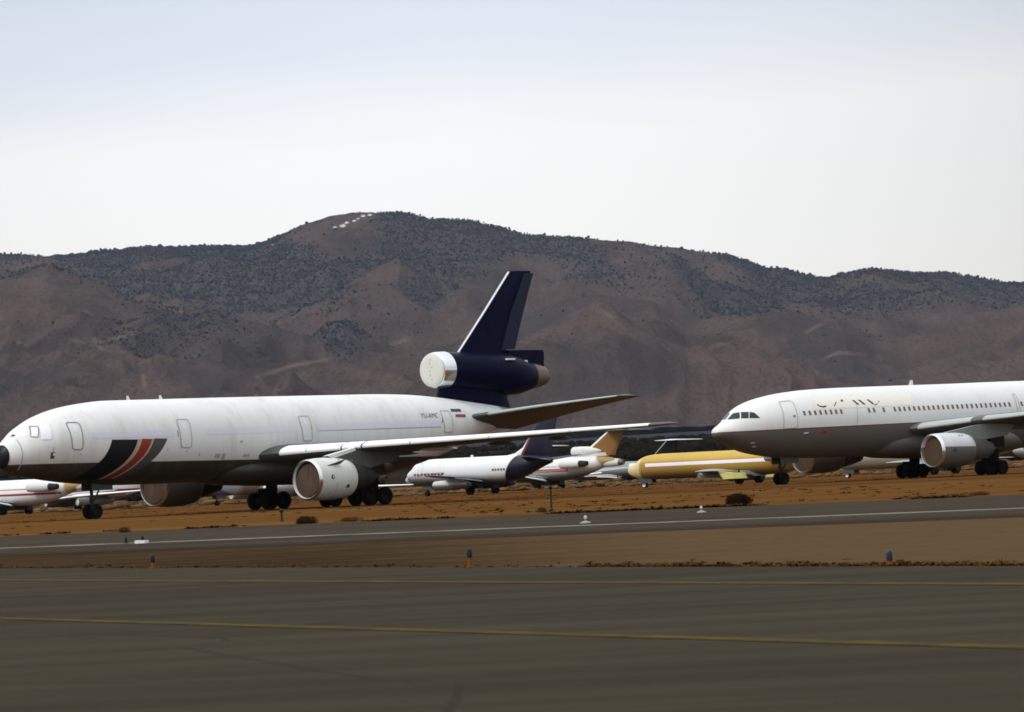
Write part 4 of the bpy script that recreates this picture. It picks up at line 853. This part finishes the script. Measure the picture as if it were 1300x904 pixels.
# ------------------------------------------------------------------ small airfield furniture
def post(loc, h, r, label, flag=False):
    root = empty('marker_post', loc, 0, label, 'post')
    MB().tube((0, 0, -.02), (0, 0, h), r, r * .9, 10).build('pole', M['darkmetal'], root)
    MB().lathe([(0, r * 1.0), (.03, r * 1.9), (.12, r * 1.9), (.15, r * .8)], (0, 0, h), 'z', 14).build('head', M['black'], root)
    MB().lathe([(0, r * 2.2), (.05, r * 2.0), (.08, r * 1.1)], (0, 0, 0), 'z', 14).build('base', M['darkmetal'], root)
    return root
post((1.40, 170.0, 0), .92, .045, 'tall thin dark post standing on the verge below the navy-tailed jet')
post((-10.62, 176.3, 0), .40, .05, 'short dark post on the verge below the trijet near engine')
orange = worn('orange_stake_paint', (.20, .075, .008), (.13, .05, .010), (3, 3, 3)); bluegl = paint('blue_lens', (.006, .010, .025), rough=.3, dirt=.05)
def taxi_light(loc, h, label, lens='black'):
    root = empty('taxiway_light', loc, 0, label, 'edge light', 'taxiway edge lights')
    MB().lathe([(0, .036), (h * .55, .030), (h * .56, .018)], (0, 0, 0), 'z', 16).build('stake', orange, root)
    MB().lathe([(0, .028), (.012, .047), (.11, .047), (.135, .036), (.15, .012)], (0, 0, h - .15), 'z', 20).build('lens', M[lens] if lens in M else bluegl, root)
    MB().lathe([(0, .06), (.012, .055), (.02, .03)], (0, 0, .002), 'z', 20).build('base_plate', orange, root)
    return root
taxi_light((-7.1, 76.0, .01), .26, 'black-topped orange edge light at left beside the taxiway')
taxi_light((-.84, 62.75 + 1.4, .01), .30, 'black-topped orange edge light near the middle of the taxiway edge')
tl = taxi_light((5.0, 53.6, .01), .20, 'blue-topped edge light at right beside the taxiway', 'bluelens')
MB().box((.14, .0, .03), (.09, .06, .06), .3).build('junction_box', yl, tl)
def runway_light(loc, label):
    root = empty('runway_light', loc, 0, label, 'runway light', 'runway edge lights')
    MB().lathe([(0, .16), (.03, .155), (.05, .09), (.07, .04)], (0, 0, 0), 'z', 24).build('base', paint('dull_light_base', (.30, .32, .28)), root)
    MB().lathe([(.05, .022), (.14, .022)], (0, 0, 0), 'z', 12).build('stem', M['metal'], root)
    MB().lathe([(.12, .03), (.14, .047), (.19, .048), (.22, .03), (.23, .01)], (0, 0, 0), 'z', 18).build('lens', paint('pale_lens', (.48, .52, .42)), root)
    return root
runway_light((1.95, 116.6, .01), 'white runway edge light on a pale base near the centre')
runway_light((6.1, 132.0, .006), 'white runway edge light beyond the edge line, right of centre')
rs = empty('marker_slab', (-11.3, 117.7, .006), -.49, 'flat white slab with a dark stub on the runway edge at left', 'marker')
MB().box((0, 0, .045), (.36, .22, .09)).build('slab', M['white'], rs, smooth=False); MB().lathe([(.08, .05), (.2, .045), (.22, .02)], (0.02, .02, 0), 'z', 14).build('stub', M['black'], rs)
rs = empty('marker_stub', (-11.92, 119.2, .006), 0, 'small dark stub left of the white slab on the runway edge', 'marker')
MB().lathe([(0, .05), (.16, .05), (.2, .03)], (0, 0, 0), 'z', 14).build('cap', M['black'], rs); MB().lathe([(0, .075), (.03, .07)], (0, 0, 0), 'z', 14).build('base', M['darkmetal'], rs)

# ------------------------------------------------------------------ haze
m = bpy.data.materials.new('haze'); m.use_nodes = True; nt = m.node_tree; nt.nodes.clear()
o_ = nt.nodes.new('ShaderNodeOutputMaterial'); pv = nt.nodes.new('ShaderNodeVolumePrincipled'); pv.inputs['Color'].default_value = (.66, .78, 1, 1); pv.inputs['Density'].default_value = 1.1e-5; pv.inputs['Anisotropy'].default_value = .2
nt.links.new(pv.outputs[0], o_.inputs['Volume'])
hz = MB().box((0, 5400, 339), (7600, 11400, 700)).build('haze', m, smooth=False); tag(hz, kind='stuff', label='thin bluish desert haze over the plain', cat='haze')

# ------------------------------------------------------------------ sky and sun
w = bpy.data.worlds.new('World'); scene.world = w; w.use_nodes = True; nt = w.node_tree; bg = nt.nodes['Background']
SUN_EL, SUN_AZ = 42., 240.    # azimuth clockwise from +Y: behind the camera, a little to the left
sk = N(nt, 'ShaderNodeTexSky', sky_type='NISHITA', sun_disc=False); sk.sun_elevation = R(SUN_EL); sk.sun_rotation = R(SUN_AZ); sk.dust_density = 3
tc = nt.nodes.new('ShaderNodeTexCoord'); sp = nt.nodes.new('ShaderNodeSeparateXYZ'); nt.links.new(tc.outputs['Generated'], sp.inputs[0])
cn = noise(nt, mapped(nt, (3, 3, 26), coord='Generated'), 1, 4, .5)
el_ = math_(nt, 'ADD', sp.outputs[2], math_(nt, 'MULTIPLY', math_(nt, 'SUBTRACT', cn, .5), .05))
c = ramp(nt, el_, [(0, (1.04, 1.02, .955)), (.05, (1.06, 1.045, 1.0)), (.085, (1.04, 1.04, 1.04)), (.108, (.86, .905, .98)), (.14, (.69, .77, .90)), (.35, (.92, .95, 1.0)), (1, (1.28, 1.31, 1.36))])
dx_ = math_(nt, 'ADD', sp.outputs[0], .035)     # a broad bright break in the cloud ahead, a little left of centre
gl = math_(nt, 'MAXIMUM', math_(nt, 'SUBTRACT', 1., math_(nt, 'MULTIPLY', math_(nt, 'MULTIPLY', dx_, dx_), 6.5)), .78)
gl = math_(nt, 'ADD', gl, math_(nt, 'MULTIPLY', sstep(nt, sp.outputs[2], .15, .4), .24))
c = mixc(nt, 1., c, gl, 'MULTIPLY')
oc = N(nt, 'ShaderNodeVectorMath', operation='SCALE'); nt.links.new(c, oc.inputs[0]); oc.inputs['Scale'].default_value = 10
nt.links.new(mixc(nt, .93, sk.outputs[0], oc.outputs[0]), bg.inputs[0]); bg.inputs[1].default_value = .1
L = bpy.data.lights.new('sun', 'SUN'); L.energy = 1.6; L.angle = R(12); L.color = (1, .95, .88); so = bpy.data.objects.new('sun', L); C.objects.link(so)
az, e = R(SUN_AZ), R(SUN_EL); d = (math.sin(az) * math.cos(e), math.cos(az) * math.cos(e), math.sin(e))
from mathutils import Vector, Matrix
so.rotation_euler = Vector(d).to_track_quat('Z', 'Y').to_euler()

# ------------------------------------------------------------------ camera
FPX = 5000.; HY = 609.1; ROLL = .0458
a = math.atan((HY - 452) * math.cos(ROLL) / FPX)
cam = bpy.data.cameras.new('camera'); cam.sensor_width = 36; cam.lens = FPX / 1300 * 36; cam.clip_start = .5; cam.clip_end = 30000
cam.dof.use_dof = True; cam.dof.focus_distance = 300; cam.dof.aperture_fstop = 7
co = bpy.data.objects.new('camera', cam); C.objects.link(co)
co.matrix_world = Matrix.Translation((0, 0, 1.394)) @ Matrix.Rotation(math.pi / 2 + a, 4, 'X') @ Matrix.Rotation(-ROLL, 4, 'Z')
scene.camera = co
scene.view_settings.view_transform = 'Standard'; scene.view_settings.look = 'None'; scene.view_settings.exposure = 0; scene.view_settings.gamma = 1
scene.render.engine = 'CYCLES'; cy = scene.cycles; cy.use_denoising = True
try: cy.denoiser = 'OPENIMAGEDENOISE'
except Exception: pass
cy.max_bounces = 5; cy.diffuse_bounces = 3; cy.glossy_bounces = 2; cy.volume_bounces = 0; cy.filter_width = 1.7
